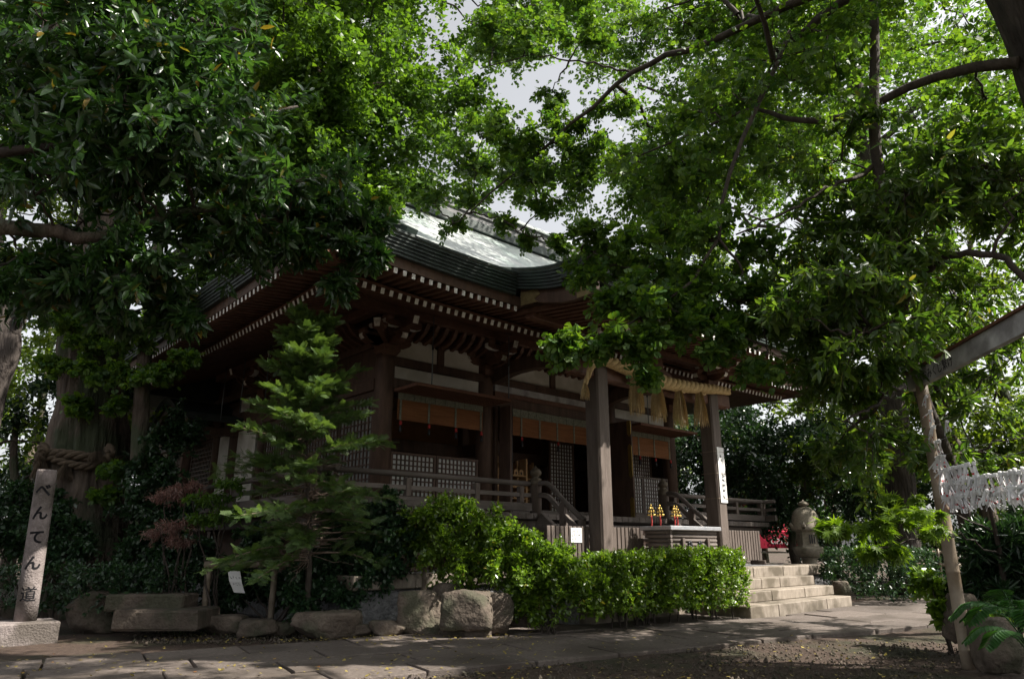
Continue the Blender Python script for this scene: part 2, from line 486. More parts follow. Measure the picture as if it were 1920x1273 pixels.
def tree(name, label, base, trunk, r0, r1, limbs, pads, kw, tmpl, leafm, seed, bark='bark', group=None, cat='tree', reach=True, nside=14, wob=.1, trunk_n=28, twig='twig', flare=.0, ridge=0):
    """trunk: control points; limbs: [(control points, r0, r1)]; pads: [(centre, R)]"""
    root = thing(name, label, cat, base, group)
    m = MB()
    tp = smooth_line(trunk, trunk_n)
    rr = np.linspace(r0, r1, len(tp))
    if flare: rr = rr * (1 + flare * np.exp(-(tp[:, 2] - tp[0][2]) / .5))
    m.tube(tp, rr, nside, wob=wob, seed=seed, ridge=ridge)
    m.build('trunk', bark, root, origin=WL[root.name])
    allp = [tp[len(tp) // 3:]]
    fo = Fol(seed)
    if limbs:
        for lp, a, b in limbs:
            lb = MB()
            q = smooth_line(lp, 18)
            q[1:-1] += fo.rng.normal(0, .02, q[1:-1].shape)
            lb.tube(q, np.linspace(a, b, len(q)), 8, wob=.08, seed=seed)
            lb.build('limb', bark if a > .09 else 'bark_thin', root, origin=WL[root.name])
            allp.append(q)
    AP = np.concatenate(allp)
    br = MB()
    for c, R in pads:
        c = np.array(c)
        out = None
        if reach:
            dd = np.linalg.norm(AP - c, axis=1) + np.maximum(0, AP[:, 2] - c[2]) * .8
            a = AP[dd.argmin()]
            L = np.linalg.norm(c - a)
            if L > .05:
                pts = bezier_pts(a, c, .06, fo.rng, 7, .25)
                ra = min(.012 + .012 * L, r0 * .5)
                br.tube(pts, np.linspace(ra, .007, 7), 5, cap=False)
                AP = np.vstack([AP, pts[2:]])
                out = unit(c - a)
        fo.pad(c, R, out=out, **kw)
    if br.v: tag(br.build('branches', 'bark_thin', root, origin=WL[root.name]), kind='stuff')
    fo.build('crown', tmpl, leafm, root, twig)
    return root

SUNLIT = []                                  # places the photograph shows reached by the sun
def shades(c, R, f=.8):
    s_ = np.array(sd)
    for t in SUNLIT:
        v = np.array(c) - t; a = v @ s_
        if a > .3 and np.linalg.norm(v - a * s_) < f * R: return True
    return False
def px_pads(rng, rects, avoid=()):
    """rects: (x0,y0,x1,y1,count,D0,D1,R0,R1)"""
    out = []
    for x0, y0, x1, y1, n, d0, d1, ra, rb in rects:
        tries = 0; k = 0
        while k < n and tries < 400:
            tries += 1
            x, y, D, R = rng.uniform(x0, x1), rng.uniform(y0, y1), rng.uniform(d0, d1), rng.uniform(ra, rb)
            rp = R * 1312 / D * .85
            bad = False
            for ax, ay, rx, ry in avoid:
                if ((x - ax) / (rx + rp)) ** 2 + ((y - ay) / (ry + rp * .75)) ** 2 < 1: bad = True
            if bad: continue
            if tries < 260 and shades(at(x, y, D), R): continue
            out.append((at(x, y, D), R)); k += 1
    return out
# ------------------------------------------------------------------ ground
rs = np.random.default_rng(5)
def build_ground():
    xs = np.concatenate([[-600, -250, -100, -50, -30], np.linspace(-20, 30, 151), [40, 60, 120, 300, 700]])
    ys = np.concatenate([[-600, -250, -100, -50], np.linspace(-20, 30, 151), [40, 60, 120, 300, 700]])
    V = []
    for y in ys:
        for x in xs:
            z = -.062
            if -20 <= x <= 30 and -20 <= y <= 30:
                z += .035 * noise.noise(Vector((x * .5, y * .5, 0))) + .022 * noise.noise(Vector((x * 2.1, y * 2.1, 3)))
            V.append((x, y, min(z, -.025)))
    nx = len(xs)
    F = [(j * nx + i, j * nx + i + 1, (j + 1) * nx + i + 1, (j + 1) * nx + i) for j in range(len(ys) - 1) for i in range(nx - 1)]
    m = MB(); m.add(V, F, 0, True)
    return tag(m.build('ground', 'soil', origin=np.zeros(3)), kind='structure')
build_ground()

# ------------------------------------------------------------------ paved path
PA = math.atan(-.21)
pu, pv = np.array([math.cos(PA), math.sin(PA)]), np.array([-math.sin(PA), math.cos(PA)])
P0 = np.array([3.3, 7.6])
path = tag(place('path', None, (P0[0], P0[1], 0)), kind='structure')
def slab(u0, u1, v0, v1):
    c = P0 + pu * (u0 + u1) / 2 + pv * (v0 + v1) / 2
    if 11.3 < c[0] < 15.0 and c[1] > 6.75: return
    m = MB()
    g = .013
    a, b = (u1 - u0) / 2 - g, (v1 - v0) / 2 - g
    m.cbox(-a, a, -b, b, -.11, 0, .010)
    m.v = [(x + rs.normal(0, .004), y + rs.normal(0, .004), z) for x, y, z in m.v]
    me = bpy.data.meshes.new('paving_slab')
    me.from_pydata(m.v, [], m.f); me.materials.append(M['path_stone'])
    place('paving_slab', me, (c[0], c[1], rs.uniform(-.014, .005)), path, (rs.normal(0, .006), rs.normal(0, .005), PA + rs.normal(0, .004)))
v = -1.38
for row, wv in enumerate((.62, .74, .70, .76)):
    u = -9 + rs.uniform(0, .6)
    while u < 16.5:
        l = rs.uniform(.75, 1.45)
        slab(u, u + l, v, v + wv + (rs.uniform(-.05, .03) if row == 0 else 0))
        u += l
    v += wv
for u in np.arange(6.2, 15, .95): slab(u, u + .95, 1.45, 2.05)

# ------------------------------------------------------------------ stone platform and steps
CX, XL, XR, YF, YB = 11.8, 7.15, 16.45, 11.7, 18.3
ZP = .73
plat = tag(place('stone_platform', None, (CX, 9, 0)), kind='structure')
m = MB()
m.box(5.5, 18.1, 9.5, 27.9, -.1, ZP - .012); m.box(8.75, 16.9, 7.85, 9.6, -.1, ZP - .016)
m.build('platform_core', 'rough_stone', plat)
def course(x0, x1, y0, y1, z0, z1, n, axis, name, mt, c=.014):
    for i in range(n):
        m = MB()
        if axis == 'x':
            a, b = x0 + (x1 - x0) * i / n + .004, x0 + (x1 - x0) * (i + 1) / n - .004
            m.cbox(a, b, y0 + rs.uniform(0, .006), y1, z0, z1, c)
        else:
            a, b = y0 + (y1 - y0) * i / n + .004, y0 + (y1 - y0) * (i + 1) / n - .004
            m.cbox(x0 + rs.uniform(0, .006), x1, a, b, z0, z1, c)
        m.build(name, mt, plat)
course(5.35, 8.6, 9.32, 9.8, .53, ZP, 3, 'x', 'cap_stone', 'granite')
course(5.35, 5.8, 9.82, 20, .53, ZP, 8, 'y', 'cap_stone', 'granite')
course(8.62, 17.02, 7.7, 8.25, .53, ZP, 7, 'x', 'cap_stone', 'granite')
course(8.62, 9.1, 8.27, 9.3, .53, ZP, 1, 'y', 'cap_stone', 'granite')
course(16.55, 17.02, 8.27, 12, .53, ZP, 3, 'y', 'cap_stone', 'granite')
course(5.42, 8.66, 9.40, 9.7, -.05, .525, 3, 'x', 'base_stone', 'rough_stone', .03)
course(5.42, 5.7, 9.72, 20, -.05, .525, 8, 'y', 'base_stone', 'rough_stone', .03)
course(8.70, 11.2, 7.77, 8.1, -.05, .525, 4, 'x', 'base_stone', 'granite', .02)
course(15.25, 16.95, 7.77, 8.1, -.05, .525, 2, 'x', 'base_stone', 'rough_stone', .03)
course(16.6, 16.95, 8.12, 12, -.05, .525, 3, 'y', 'base_stone', 'rough_stone', .03)
steps = thing('stone_steps', 'broad granite steps climbing from the paved path to the shrine platform', 'steps', (13.2, 7.1, 0))
for i, (x0, x1, y0, z1) in enumerate(((11.2, 15.08, 6.55, .18), (11.42, 15.22, 6.95, .36), (11.42, 15.2, 7.33, .545))):
    xs = np.linspace(x0, x1, 4) + np.array([0, .35 * (i - 1), .2 * (1 - i), 0])
    for a, b in zip(xs[:-1], xs[1:]):
        m = MB(); m.cbox(a + .003, b - .003, y0, 7.695, (-.06, .181, .361)[i] if i else -.06, z1, .013)
        m.build('step_block', 'granite', steps)
for a, b in ((11.42, 12.9), (12.9, 15.2)):
    m = MB(); m.cbox(a + .003, b - .003, 7.72, 7.77, .3, .528, .008); m.build('riser_stone', 'granite', steps)

# ------------------------------------------------------------------ shrine hall
hall = thing('shrine_hall', 'dark timber shrine hall with white plaster panels and sweeping green copper roof', 'shrine', (CX, YF, ZP))
def part(name, mt, fn, parent=None):
    m = MB(); fn(m); return m.build(name, mt, parent or hall)
def cb(name, mt, x0, x1, y0, y1, z0, z1, c=.01, parent=None):
    m = MB(); m.cbox(x0, x1, y0, y1, z0, z1, c); return m.build(name, mt, parent or hall)

ZV = 1.75
# under-floor: dark foundation posts, beams
VX0, VX1, VY0, VYB = 5.1, 18.5, 10.0, 20.5
for x in np.linspace(VX0 + .35, VX1 - .35, 9):
    if not 9.9 < x < 13.7: cb('floor_post', 'wood_dark', x - .09, x + .09, VY0 + .25, VY0 + .43, ZP, 1.44)
for y in np.linspace(VY0 + 1.8, VYB, 6): cb('floor_post', 'wood_dark', VX0 + .26, VX0 + .44, y - .09, y + .09, ZP, 1.44)
cb('floor_beam', 'wood_grey_h', VX0 + .1, 9.86, VY0 + .2, VY0 + .46, 1.445, 1.62)
cb('floor_beam', 'wood_grey_h', 13.74, VX1 - .1, VY0 + .2, VY0 + .46, 1.445, 1.62)
cb('floor_beam', 'wood_grey_y', VX0 + .2, VX0 + .46, VY0 + .48, VYB, 1.445, 1.62)
part('underfloor_wall', 'wood_dark', lambda m: (m.box(VX0 + 1.3, VX1 - 1.3, 11.0, 11.06, ZP, 1.6), m.box(VX0 + 1.3, VX0 + 1.36, 11.07, VYB, ZP, 1.6)))
for y in (11.9, 13.6, 15.3): cb('underfloor_panel', 'plaster', VX0 + 1.26, VX0 + 1.29, y, y + .75, .95, 1.3, .004)
# veranda planks (front) and side boards
n = 66
pm = {}
for i in range(n):
    w = (VX1 - VX0) / n
    x = VX0 + w * i
    cb('floor_plank', 'wood_grey_y', x + .003, x + w - .003, VY0, YF - .1, ZV - .115, ZV - rs.uniform(0, .004), .006)
for i in range(26):
    y = YF - .09 + i * .34
    cb('floor_plank', 'wood_grey_h', VX0, XL - .1, y + .003, y + .337, ZV - .115, ZV - rs.uniform(0, .004), .006)
for i in range(10):
    y = YF - .09 + i * .34
    cb('floor_plank', 'wood_grey_h', XR + .1, VX1, y + .003, y + .337, ZV - .115, ZV - rs.uniform(0, .004), .006)
part('hall_floor', 'interior', lambda m: m.box(XL - .08, XR + .08, YF - .08, YB, 1.7, 1.84))

# railing
rail = place('railing', None, (CX, VY0, ZV), hall)
def rail_run(p, q, posts):
    p, q = np.array(p), np.array(q)
    d = (q - p) / np.linalg.norm(q - p)
    mt = 'wood_grey_h' if abs(d[0]) > .5 else 'wood_grey_y'
    for z, w, h in ((.115, .12, .15), (.34, .075, .075)):
        m = MB(); m.beam((*p, ZV + z), (*q, ZV + z), w, h); m.build('rail', mt, rail)
    m = MB(); m.tube([(*p, ZV + .56), (*((p + q) / 2), ZV + .56), (*q, ZV + .56)], .05, 10); m.build('top_rail', mt, rail)
    for t in posts:
        c = p + d * t
        cb('rail_post', 'wood_grey', c[0] - .055, c[0] + .055, c[1] - .055, c[1] + .055, ZV + .19, ZV + .5, .008, rail)
rail_run((VX0 + .05, VY0 + .14), (9.62, VY0 + .14), (.12, 1.6, 3.1, 4.2))
rail_run((13.98, VY0 + .14), (VX1 + .22, VY0 + .14), (.35, 1.7, 3.1, 4.35))
rail_run((VX0 + .14, VY0 - .22), (VX0 + .14, 19.5), (.36, 2.2, 4.1, 6.0, 7.9, 9.6))
rail_run((VX1 - .02, VY0 - .22), (VX1 - .02, 14), (.36, 2.2))
newel_prof = [(.115, 0), (.115, .62), (.125, .63), (.125, .66), (.112, .67), (.112, .74), (.12, .75), (.07, .78), (.062, .80), (.1, .83), (.118, .87), (.105, .92), (.06, .96), (.02, 1.0), (.004, 1.03)]
for x in (9.72, 13.88):
    m = MB(); m.lathe([(r, z) for r, z in newel_prof[:3]], (x, VY0 + .1, ZV - .1), 18)
    nw = m.build('newel_post', 'wood_grey', rail)
    m = MB(); m.lathe([(r + .002, z) for r, z in newel_prof[2:]], (x, VY0 + .1, ZV - .1), 18); m.build('finial', 'bronze_dark', nw)
# wooden stair with sloping rails
stair = place('front_stair', None, (CX, 9.4, ZP), hall)
for i in range(5):
    z1 = ZV - .2 * (i + 1) + .0
    y1 = VY0 - .005 - .28 * i
    cb('tread', 'wood_grey_h', 9.86, 13.74, y1 - .3, y1, z1 - .07, z1, .008, stair)
    if i < 4: cb('stair_riser', 'wood_dark', 9.88, 13.72, y1 - .25, y1 - .22, z1 - .2, z1 - .072, .004, stair)
for x in (9.72, 13.88):
    m = MB(); m.beam((x, VY0 - .01, ZV - .12), (x, 8.86, .80), .11, .3); m.build('stringer', 'wood_grey_y', stair)
    a = [(x, VY0, ZV + .56), (x, VY0 - .18, ZV + .56), (x, VY0 - .36, ZV + .47), (x, 9.3, ZV + .17), (x, 8.84, ZV - .17)]
    m = MB(); m.tube(smooth_line(a, 20), .05, 10); m.build('stair_top_rail', 'wood_grey_y', stair)
    m = MB()
    q = smooth_line([(x, VY0, ZV + .33), (x, VY0 - .16, ZV + .33), (x, VY0 - .34, ZV + .24), (x, 9.3, ZV - .09), (x, 8.84, ZV - .43)], 20)
    for k in range(len(q) - 1): m.beam(q[k], q[k + 1] + (q[k + 1] - q[k]) * .02, .075, .085)
    m.build('stair_rail', 'wood_grey_y', stair)
    for y, z in ((9.36, ZV + .17), (8.9, ZV - .17)): cb('rail_post', 'wood_grey', x - .057, x + .057, y - .06, y + .06, ZV - (VY0 - y) * .78 - .12, z + .02, .008, stair)

# --- main columns
def column(x, y, z0, z1, r, name='column', mt='wood_dark'):
    m = MB(); m.lathe([(r, 0), (r, z1 - z0 - .15), (r * .93, z1 - z0)], (x, y, z0), 24); return m.build(name, mt, hall)
FX = (XL, 9.72, 13.88, XR)
for x in FX: column(x, YF, ZP, 4.80, .19)
SY = (15.0, 17.25, 19.15)
for y in SY: column(XL, y, ZP, 4.80, .17)
for y in (20.45, 22.62, 24.58, 26.4): column(XL, y, ZP, 5.6, .15)
for y in (15.0, YB): column(XR, y, ZP, 5.05, .17)

def bay_x(x0, x1, y, z0, z1, name, mt, th=.05, c=.006, parent=None):
    return cb(name, mt, x0, x1, y - th / 2, y + th / 2, z0, z1, c, parent)
# horizontal beams across the front
bx = lambda z0, z1, th, mt='wood_dark', nm='wall_beam': bay_x(XL - .1, XR + .1, YF - .0, z0, z1, nm, mt, th, .012)
bx(4.10, 4.33, .30, 'wood_dark'); bx(4.60, 4.77, .26, 'wood_dark'); bx(5.20, 5.30, .24, 'wood_red')
bx(ZV + .0, ZV + .16, .34, 'wood_grey_h', 'sill_beam')
for x0, x1 in ((XL + .2, 9.52), (14.08, XR - .2)):
    bay_x(x0, x1, YF, 4.332, 4.598, 'plaster_panel', 'plaster', .06)
bay_x(9.92, 13.68, YF - .02, 4.332, 4.45, 'lintel_board', 'wood_red', .2)
bay_x(9.92, 13.68, YF - .06, 4.452, 4.598, 'pale_lintel', 'post_wood', .12)
for x0, x1 in ((XL + .2, 8.36), (8.54, 9.5), (9.95, 11.7), (11.9, 13.65), (14.1, 15.1), (15.28, XR - .2)):
    # panel with cusped upper corners
    w, hgt = x1 - x0, .425
    z0 = 4.772
    prof = [(x0, z0), (x1, z0), (x1, z0 + hgt - .10), (x1 - .05, z0 + hgt - .08), (x1 - .10, z0 + hgt - .02), (x1 - .16, z0 + hgt), (x0 + .16, z0 + hgt), (x0 + .10, z0 + hgt - .02), (x0 + .05, z0 + hgt - .08), (x0, z0 + hgt - .10)]
    m = MB(); m.prism(prof, 'y', YF - .05, YF + .03); m.build('plaster_panel', 'plaster', hall)
for x in (8.45, 11.8, 15.19): cb('strut', 'wood_dark', x - .085, x + .085, YF - .09, YF + .06, 4.772, 5.198)
part('upper_wall', 'wood_dark', lambda m: (m.box(XL, XR, YF + .06, YF + .12, 4.0, 5.9), m.box(XL - .06, XL + .06, YF + .19, YB, 4.0, 5.9), m.box(XR - .06, XR + .06, YF + .19, YB, 1.8, 5.9), m.box(XL + .1, XR - .1, YB - .1, YB, 1.8, 6)))

# curved ribs under the eave
rib_pts = [(0, 0), (-.10, .03), (-.24, .07), (-.38, .16), (-.46, .28)]
mm = MB()
q = smooth_line([(0, y, z) for y, z in rib_pts], 10)
for k in range(len(q) - 1): mm.beam(q[k], q[k + 1] + (q[k + 1] - q[k]) * .06, .085, .10)
me_rib = bpy.data.meshes.new('curved_rib'); me_rib.from_pydata(mm.v, [], mm.f); me_rib.materials.append(M['wood_red'])
x = XL + .35
while x < XR - .3:
    if min(abs(x - c) for c in FX) > .32: place('curved_rib', me_rib, (x, YF - .12, 5.16), hall)
    x += .235
y = YF + .5
while y < YB:
    if min(abs(y - c) for c in SY) > .3: place('curved_rib', me_rib, (XL - .12, y, 5.16), hall, (0, 0, -math.pi / 2))
    y += .235

# brackets with white painted ends
def bracket(x, y, z, rot=0, s=1.0, corner=False, parent=None):
    m = MB()
    def arm(L, zz, h=.15, w=.13, axis='x', side=(-1, 1)):
        for sg in side:
            prof = [(0, zz), (sg * (L - .16), zz), (sg * (L - .05), zz + h * .35), (sg * L, zz + h * .7), (sg * L, zz + h), (0, zz + h)]
            if sg < 0: prof = prof[::-1]
            k = len(m.f)
            m.prism(prof, 'y' if axis == 'x' else 'x', -w / 2, w / 2)
            for i in range(k + 2, len(m.f)):
                vs = np.array([m.v[j] for j in m.f[i]])
                u = vs[:, 0] if axis == 'x' else vs[:, 1]
                if abs(u).min() > L - .07: m.m[i] = 1
    def block(cx, cy, zz, a=.11, h=.11):
        m.hexa([(cx - a * .7, cy - a * .7, zz), (cx + a * .7, cy - a * .7, zz), (cx + a * .7, cy + a * .7, zz), (cx - a * .7, cy + a * .7, zz), (cx - a, cy - a, zz + h * .45), (cx + a, cy - a, zz + h * .45), (cx + a, cy + a, zz + h * .45), (cx - a, cy + a, zz + h * .45)])
        m.box(cx - a, cx + a, cy - a, cy + a, zz + h * .45, zz + h)
    block(0, 0, 0, .19, .2)
    arm(.52, .2); arm(.62, .2, axis='y', side=(-1,))
    for u in (-.42, 0, .42): block(u, 0, .35)
    block(0, -.5, .35)
    arm(.42, .46 - .0, .13, .12)
    k = len(m.v)
    # outer cross arm
    prof = [(-.42, .5), (-.3, .46), (.3, .46), (.42, .5), (.42, .58), (-.42, .58)]
    kf = len(m.f); m.prism(prof, 'y', -.56, -.44)
    for i in range(kf + 2, len(m.f)):
        vs = np.array([m.v[j] for j in m.f[i]])
        if abs(vs[:, 0]).min() > .28: m.m[i] = 1
    for u in (-.32, 0, .32): block(u, -.5, .58, .09, .08)
    # nose beam end, white
    m.hexa([(-.06, -.95, .46), (.06, -.95, .46), (.06, -.5, .42), (-.06, -.5, .42), (-.06, -1.0, .60), (.06, -1.0, .60), (.06, -.5, .60), (-.06, -.5, .60)])
    m.m[-4] = 1
    if corner:
        m.hexa([(-.75, -.72, .3), (-.68, -.79, .3), (0, -.05, .22), (-.06, 0, .22), (-.78, -.72, .46), (-.68, -.82, .46), (0, -.05, .46), (-.06, 0, .46)])
        m.m[-4] = 1
        arm(.62, .2, axis='x', side=(-1,))
        block(-.5, 0, .35); block(-.5, -.5, .35)
    m.v = [(a * s, b * s, c * s) for a, b, c in m.v]
    me = bpy.data.meshes.new('bracket'); me.from_pydata(m.v, [], m.f)
    me.materials.append(M['wood_red']); me.materials.append(M['white_paint'])
    me.polygons.foreach_set('material_index', m.m)
    return place('bracket', me, (x, y, z), parent or hall, (0, 0, rot))
for i, xx in enumerate(FX): bracket(xx, YF - .05, 4.76, corner=(i == 0))
for yy in SY[:2]: bracket(XL - .05, yy, 4.76, -math.pi / 2)
# eave purlins carried by the brackets
cb('eave_purlin', 'wood_red', XL - 1.1, XR + 1.1, YF - .68, YF - .48, 5.43, 5.63, .012)
cb('eave_purlin', 'wood_red', XL - .68, XL - .48, YF - .47, YB + 1.0, 5.43, 5.63, .012)
cb('eave_purlin', 'wood_red', XR + .48, XR + .68, YF - .47, YB + 1.0, 5.43, 5.63, .012)
# ------------------------------------------------------------------ roof
OV = 3.25                                   # eave overhang of the roof edge
EX0, EX1, EY0, EY1 = XL - OV, XR + OV, YF - OV, YB + OV
def lift(d):                                # corner upturn, d = distance from the corner along the eave
    return .17 * max(0, 1 - d / 3.2) ** 2
ZR0 = 5.74
def P(d): return .42 * d + .0405 * d * d
KX0, KX1, KY0 = 7.7, 15.9, 6.8               # forward porch roof
YR = (EY0 + EY1) / 2
GX = 3.1                                    # gable set back from the side eaves
def zroof(x, y):
    dx, dy = min(x - EX0, EX1 - x), min(y - EY0, EY1 - y)
    d = dy if dx >= GX else min(dx, dy)
    k = max(0, 1 - max(dx, dy) / 6.0) if False else 1
    c = lift(max(dx, dy)) * max(0, 1 - min(dx, dy) / 3.0)
    return ZR0 + P(max(0, d)) + c
def sheet(name, xs, ys, mt, zf=zroof, th=.05):
    V, F = [], []
    for y in ys:
        for x in xs: V.append((x, y, zf(x, y)))
    nx, ny = len(xs), len(ys)
    for j in range(ny - 1):
        for i in range(nx - 1): F.append((j * nx + i, j * nx + i + 1, (j + 1) * nx + i + 1, (j + 1) * nx + i))
    n0 = len(V)
    V2 = V + [(x, y, z - th) for x, y, z in V]
    F2 = F + [tuple(n0 + i for i in f[::-1]) for f in F]
    ring = [i for i in range(nx)] + [j * nx + nx - 1 for j in range(1, ny)] + [(ny - 1) * nx + i for i in range(nx - 2, -1, -1)] + [j * nx for j in range(ny - 2, 0, -1)]
    for a, b in zip(ring, ring[1:] + ring[:1]): F2.append((b, a, n0 + a, n0 + b))
    m = MB(); m.add(V2, F2, 0, True)
    return m.build(name, mt, hall)
gx = np.linspace(EX0 + GX, EX1 - GX, 40)
sheet('roof_slope', gx, np.linspace(EY0, YR, 40), 'copper_roof')
sheet('roof_slope', gx, np.linspace(YR, EY1, 20), 'copper_roof')
def zskL(x, y): return zroof(min(x, EX0 + GX - .001), y)
def zskR(x, y): return zroof(max(x, EX1 - GX + .001), y)
sheet('side_roof', np.linspace(EX0, EX0 + GX + .02, 16), np.linspace(EY0, EY1, 60), 'copper_roof', zskL)
sheet('side_roof', np.linspace(EX1 - GX - .02, EX1, 16), np.linspace(EY0, EY1, 60), 'copper_roof', zskR)
for xg in (EX0 + GX + .3, EX1 - GX - .3):
    z0, z1 = ZR0 + P(GX), ZR0 + P(YR - EY0)
    m = MB(); m.prism([(EY0 + GX, z0 - .3), (EY1 - GX, z0 - .3), (YR, z1 - .1)], 'x', xg - .05, xg + .05)
    m.build('gable_wall', 'wood_dark', hall)
# ridge: stacked courses with round cap
ZRT = ZR0 + P(YR - EY0)
rx0, rx1 = EX0 + GX - .25, EX1 - GX + .25
rd = place('roof_ridge', None, (CX, YR, ZRT), hall)
for w, z0, z1, mt in ((.62, -.18, .10, 'copper_edge'), (.46, .102, .30, 'ridge_tile'), (.56, .302, .36, 'ridge_tile'), (.42, .362, .58, 'ridge_tile'), (.58, .582, .65, 'copper_roof')):
    cb('ridge_course', mt, rx0, rx1, YR - w / 2, YR + w / 2, ZRT + z0, ZRT + z1, .01, rd)
m = MB(); m.tube([(rx0 - .1, YR, ZRT + .72), (CX, YR, ZRT + .70), (rx1 + .1, YR, ZRT + .72)], .14, 12); m.build('ridge_cap', 'copper_roof', rd)
for xx in (rx0 - .06, rx1 + .06):
    m = MB(); m.prism([(YR - .45, ZRT - .4), (YR + .45, ZRT - .4), (YR + .38, ZRT + .6), (YR + .18, ZRT + 1.05), (YR - .18, ZRT + 1.05), (YR - .38, ZRT + .6)], 'x', xx - .06, xx + .06)
    m.build('ridge_end_tile', 'ridge_tile', rd)
for xx in np.arange(9.2, 15, 1.75):
    m = MB(); m.tube([(xx, YR - .24, ZRT + .47), (xx, YR - .213, ZRT + .47)], .09, 12); m.build('crest_disc', 'copper_edge', rd)
# descending gable ridges
for xs_ in (EX0 + GX + .12, EX1 - GX - .12):
    m = MB()
    q = [(xs_, y, zroof(CX, y) + .10) for y in np.linspace(EY0 + GX - .6, YR - .2, 16)]
    for k in range(15): m.beam(q[k], np.array(q[k + 1]) + (np.array(q[k + 1]) - np.array(q[k])) * .03, .26, .26)
    m.build('verge_ridge', 'copper_edge', hall)

# layered eave edge: the visible rim of shingle courses, stepped inwards going down
def eave_rim(pts, inward, name='eave_edge', n=7, h=.052, step=.022):
    m = MB()
    pts = [np.array(p, float) for p in pts]
    for k in range(n):
        off = np.array(inward, float) * (step * k + .0)
        for a, b in zip(pts[:-1], pts[1:]):
            a2, b2 = a + off - np.array([0, 0, h * k]), b + off - np.array([0, 0, h * k])
            w = np.array(inward, float) * .5
            m.hexa([a2 - (0, 0, h - .006), b2 - (0, 0, h - .006), b2 + w - (0, 0, h - .006), a2 + w - (0, 0, h - .006), a2, b2, b2 + w, a2 + w])
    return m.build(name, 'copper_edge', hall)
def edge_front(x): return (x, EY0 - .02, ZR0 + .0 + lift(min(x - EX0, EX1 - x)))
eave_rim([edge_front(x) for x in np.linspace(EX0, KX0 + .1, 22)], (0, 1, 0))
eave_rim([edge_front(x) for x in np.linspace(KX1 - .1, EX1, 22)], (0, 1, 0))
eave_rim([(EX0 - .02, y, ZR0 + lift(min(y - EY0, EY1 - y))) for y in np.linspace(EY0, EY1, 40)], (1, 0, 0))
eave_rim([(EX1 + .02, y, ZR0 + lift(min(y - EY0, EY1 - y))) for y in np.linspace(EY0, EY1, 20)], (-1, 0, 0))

# eave boards between rim and flying rafters
def strip_x(name, mt, x0, x1, y0, y1, z0, z1, n=24):
    m = MB()
    xs = np.linspace(x0, x1, n)
    for a, b in zip(xs[:-1], xs[1:]):
        la, lb = lift(min(a - EX0, EX1 - a)), lift(min(b - EX0, EX1 - b))
        m.hexa([(a, y0, z0 + la), (b, y0, z0 + lb), (b, y1, z0 + lb), (a, y1, z0 + la), (a, y0, z1 + la), (b, y0, z1 + lb), (b, y1, z1 + lb), (a, y1, z1 + la)])
    return m.build(name, mt, hall)
def strip_y(name, mt, y0, y1, x0, x1, z0, z1, n=24):
    m = MB()
    ys = np.linspace(y0, y1, n)
    for a, b in zip(ys[:-1], ys[1:]):
        la, lb = lift(min(a - EY0, EY1 - a)), lift(min(b - EY0, EY1 - b))
        m.hexa([(x0, a, z0 + la), (x1, a, z0 + la), (x1, b, z0 + lb), (x0, b, z0 + lb), (x0, a, z1 + la), (x1, a, z1 + la), (x1, b, z1 + lb), (x0, b, z1 + lb)])
    return m.build(name, mt, hall)
ZF = 5.16                                   # flying rafter axis at its outer end
strip_x('eave_board', 'wood_dark', EX0 + .16, EX1 - .16, EY0 + .20, EY0 + .30, ZF + .06, ZR0 - .34)
strip_y('eave_board', 'wood_dark', EY0 + .31, EY1 - .2, EX0 + .20, EX0 + .30, ZF + .06, ZR0 - .34)
O1, O2 = 3.05, 2.42                         # outer ends of flying and base rafters
SL1, SL2 = .12, .34                         # rise per metre going inwards
ZB = 5.05
strip_x('rafter_lath', 'wood_red', EX0 + .85, EX1 - .85, YF - O2 - .0, YF - O2 + .10, ZB + .055, ZB + .10)
strip_y('rafter_lath', 'wood_red', YF - O2 + .11, EY1 - .8, XL - O2 - .0, XL - O2 + .10, ZB + .055, ZB + .10)
def rafter_mesh(name, L, w, h, mt):
    m = MB(); m.beam((0, L, 0), (0, 0, 0), w, h, endmat=1)
    me = bpy.data.meshes.new(name)
    # box faces: 0 bottom 1 top 2.. sides ; the face whose points all have y == 0 is the painted end
    me.from_pydata(m.v, [], m.f); me.materials.append(M[mt]); me.materials.append(M['white_paint'])
    mi = [1 if all(abs(m.v[i][1]) < 1e-6 for i in f) else 0 for f in m.f]
    me.polygons.foreach_set('material_index', mi)
    return me
LF, LB = 1.15, 3.0
fly = rafter_mesh('flying_rafter', LF, .066, .085, 'wood_red')
bas = rafter_mesh('base_rafter', LB, .07, .095, 'wood_red')
PITCHR = .166
def put_rafters(axis):
    if axis == 'x': lo, hi, wall = XL - O1 + .12, XR + O1 - .12, YF
    else: lo, hi, wall = YF - O1 + .12, YB + O1 - .4, XL
    nn = int((hi - lo) / PITCHR)
    for i in range(nn + 1):
        t = lo + i * PITCHR
        if axis == 'x': ds = min(t - EX0, EX1 - t); ins = min(t - XL, XR - t)
        else: ds = min(t - EY0, EY1 - t); ins = min(t - YF, YB + 1 - t)
        l = lift(ds)
        for nm, me, O, z, sl_, Lm in (('flying_rafter', fly, O1, ZF, SL1, LF), ('base_rafter', bas, O2, ZB, SL2, LB)):
            if axis == 'x' and nm == 'flying_rafter' and KX0 + .25 < t < KX1 - .25: continue
            room = O + ins - .06                # hip cuts rafters beyond the wall corner
            if room < .15: continue
            sc = min(1, room / Lm)
            if axis == 'x':
                place(nm, me, (t, wall - O, z + l), hall, (math.atan(sl_) - l * .25, 0, 0), (1, sc, 1))
            else:
                place(nm, me, (wall - O, t, z + l), hall, (math.atan(sl_) - l * .25, 0, -math.pi / 2), (1, sc, 1))
put_rafters('x'); put_rafters('y')
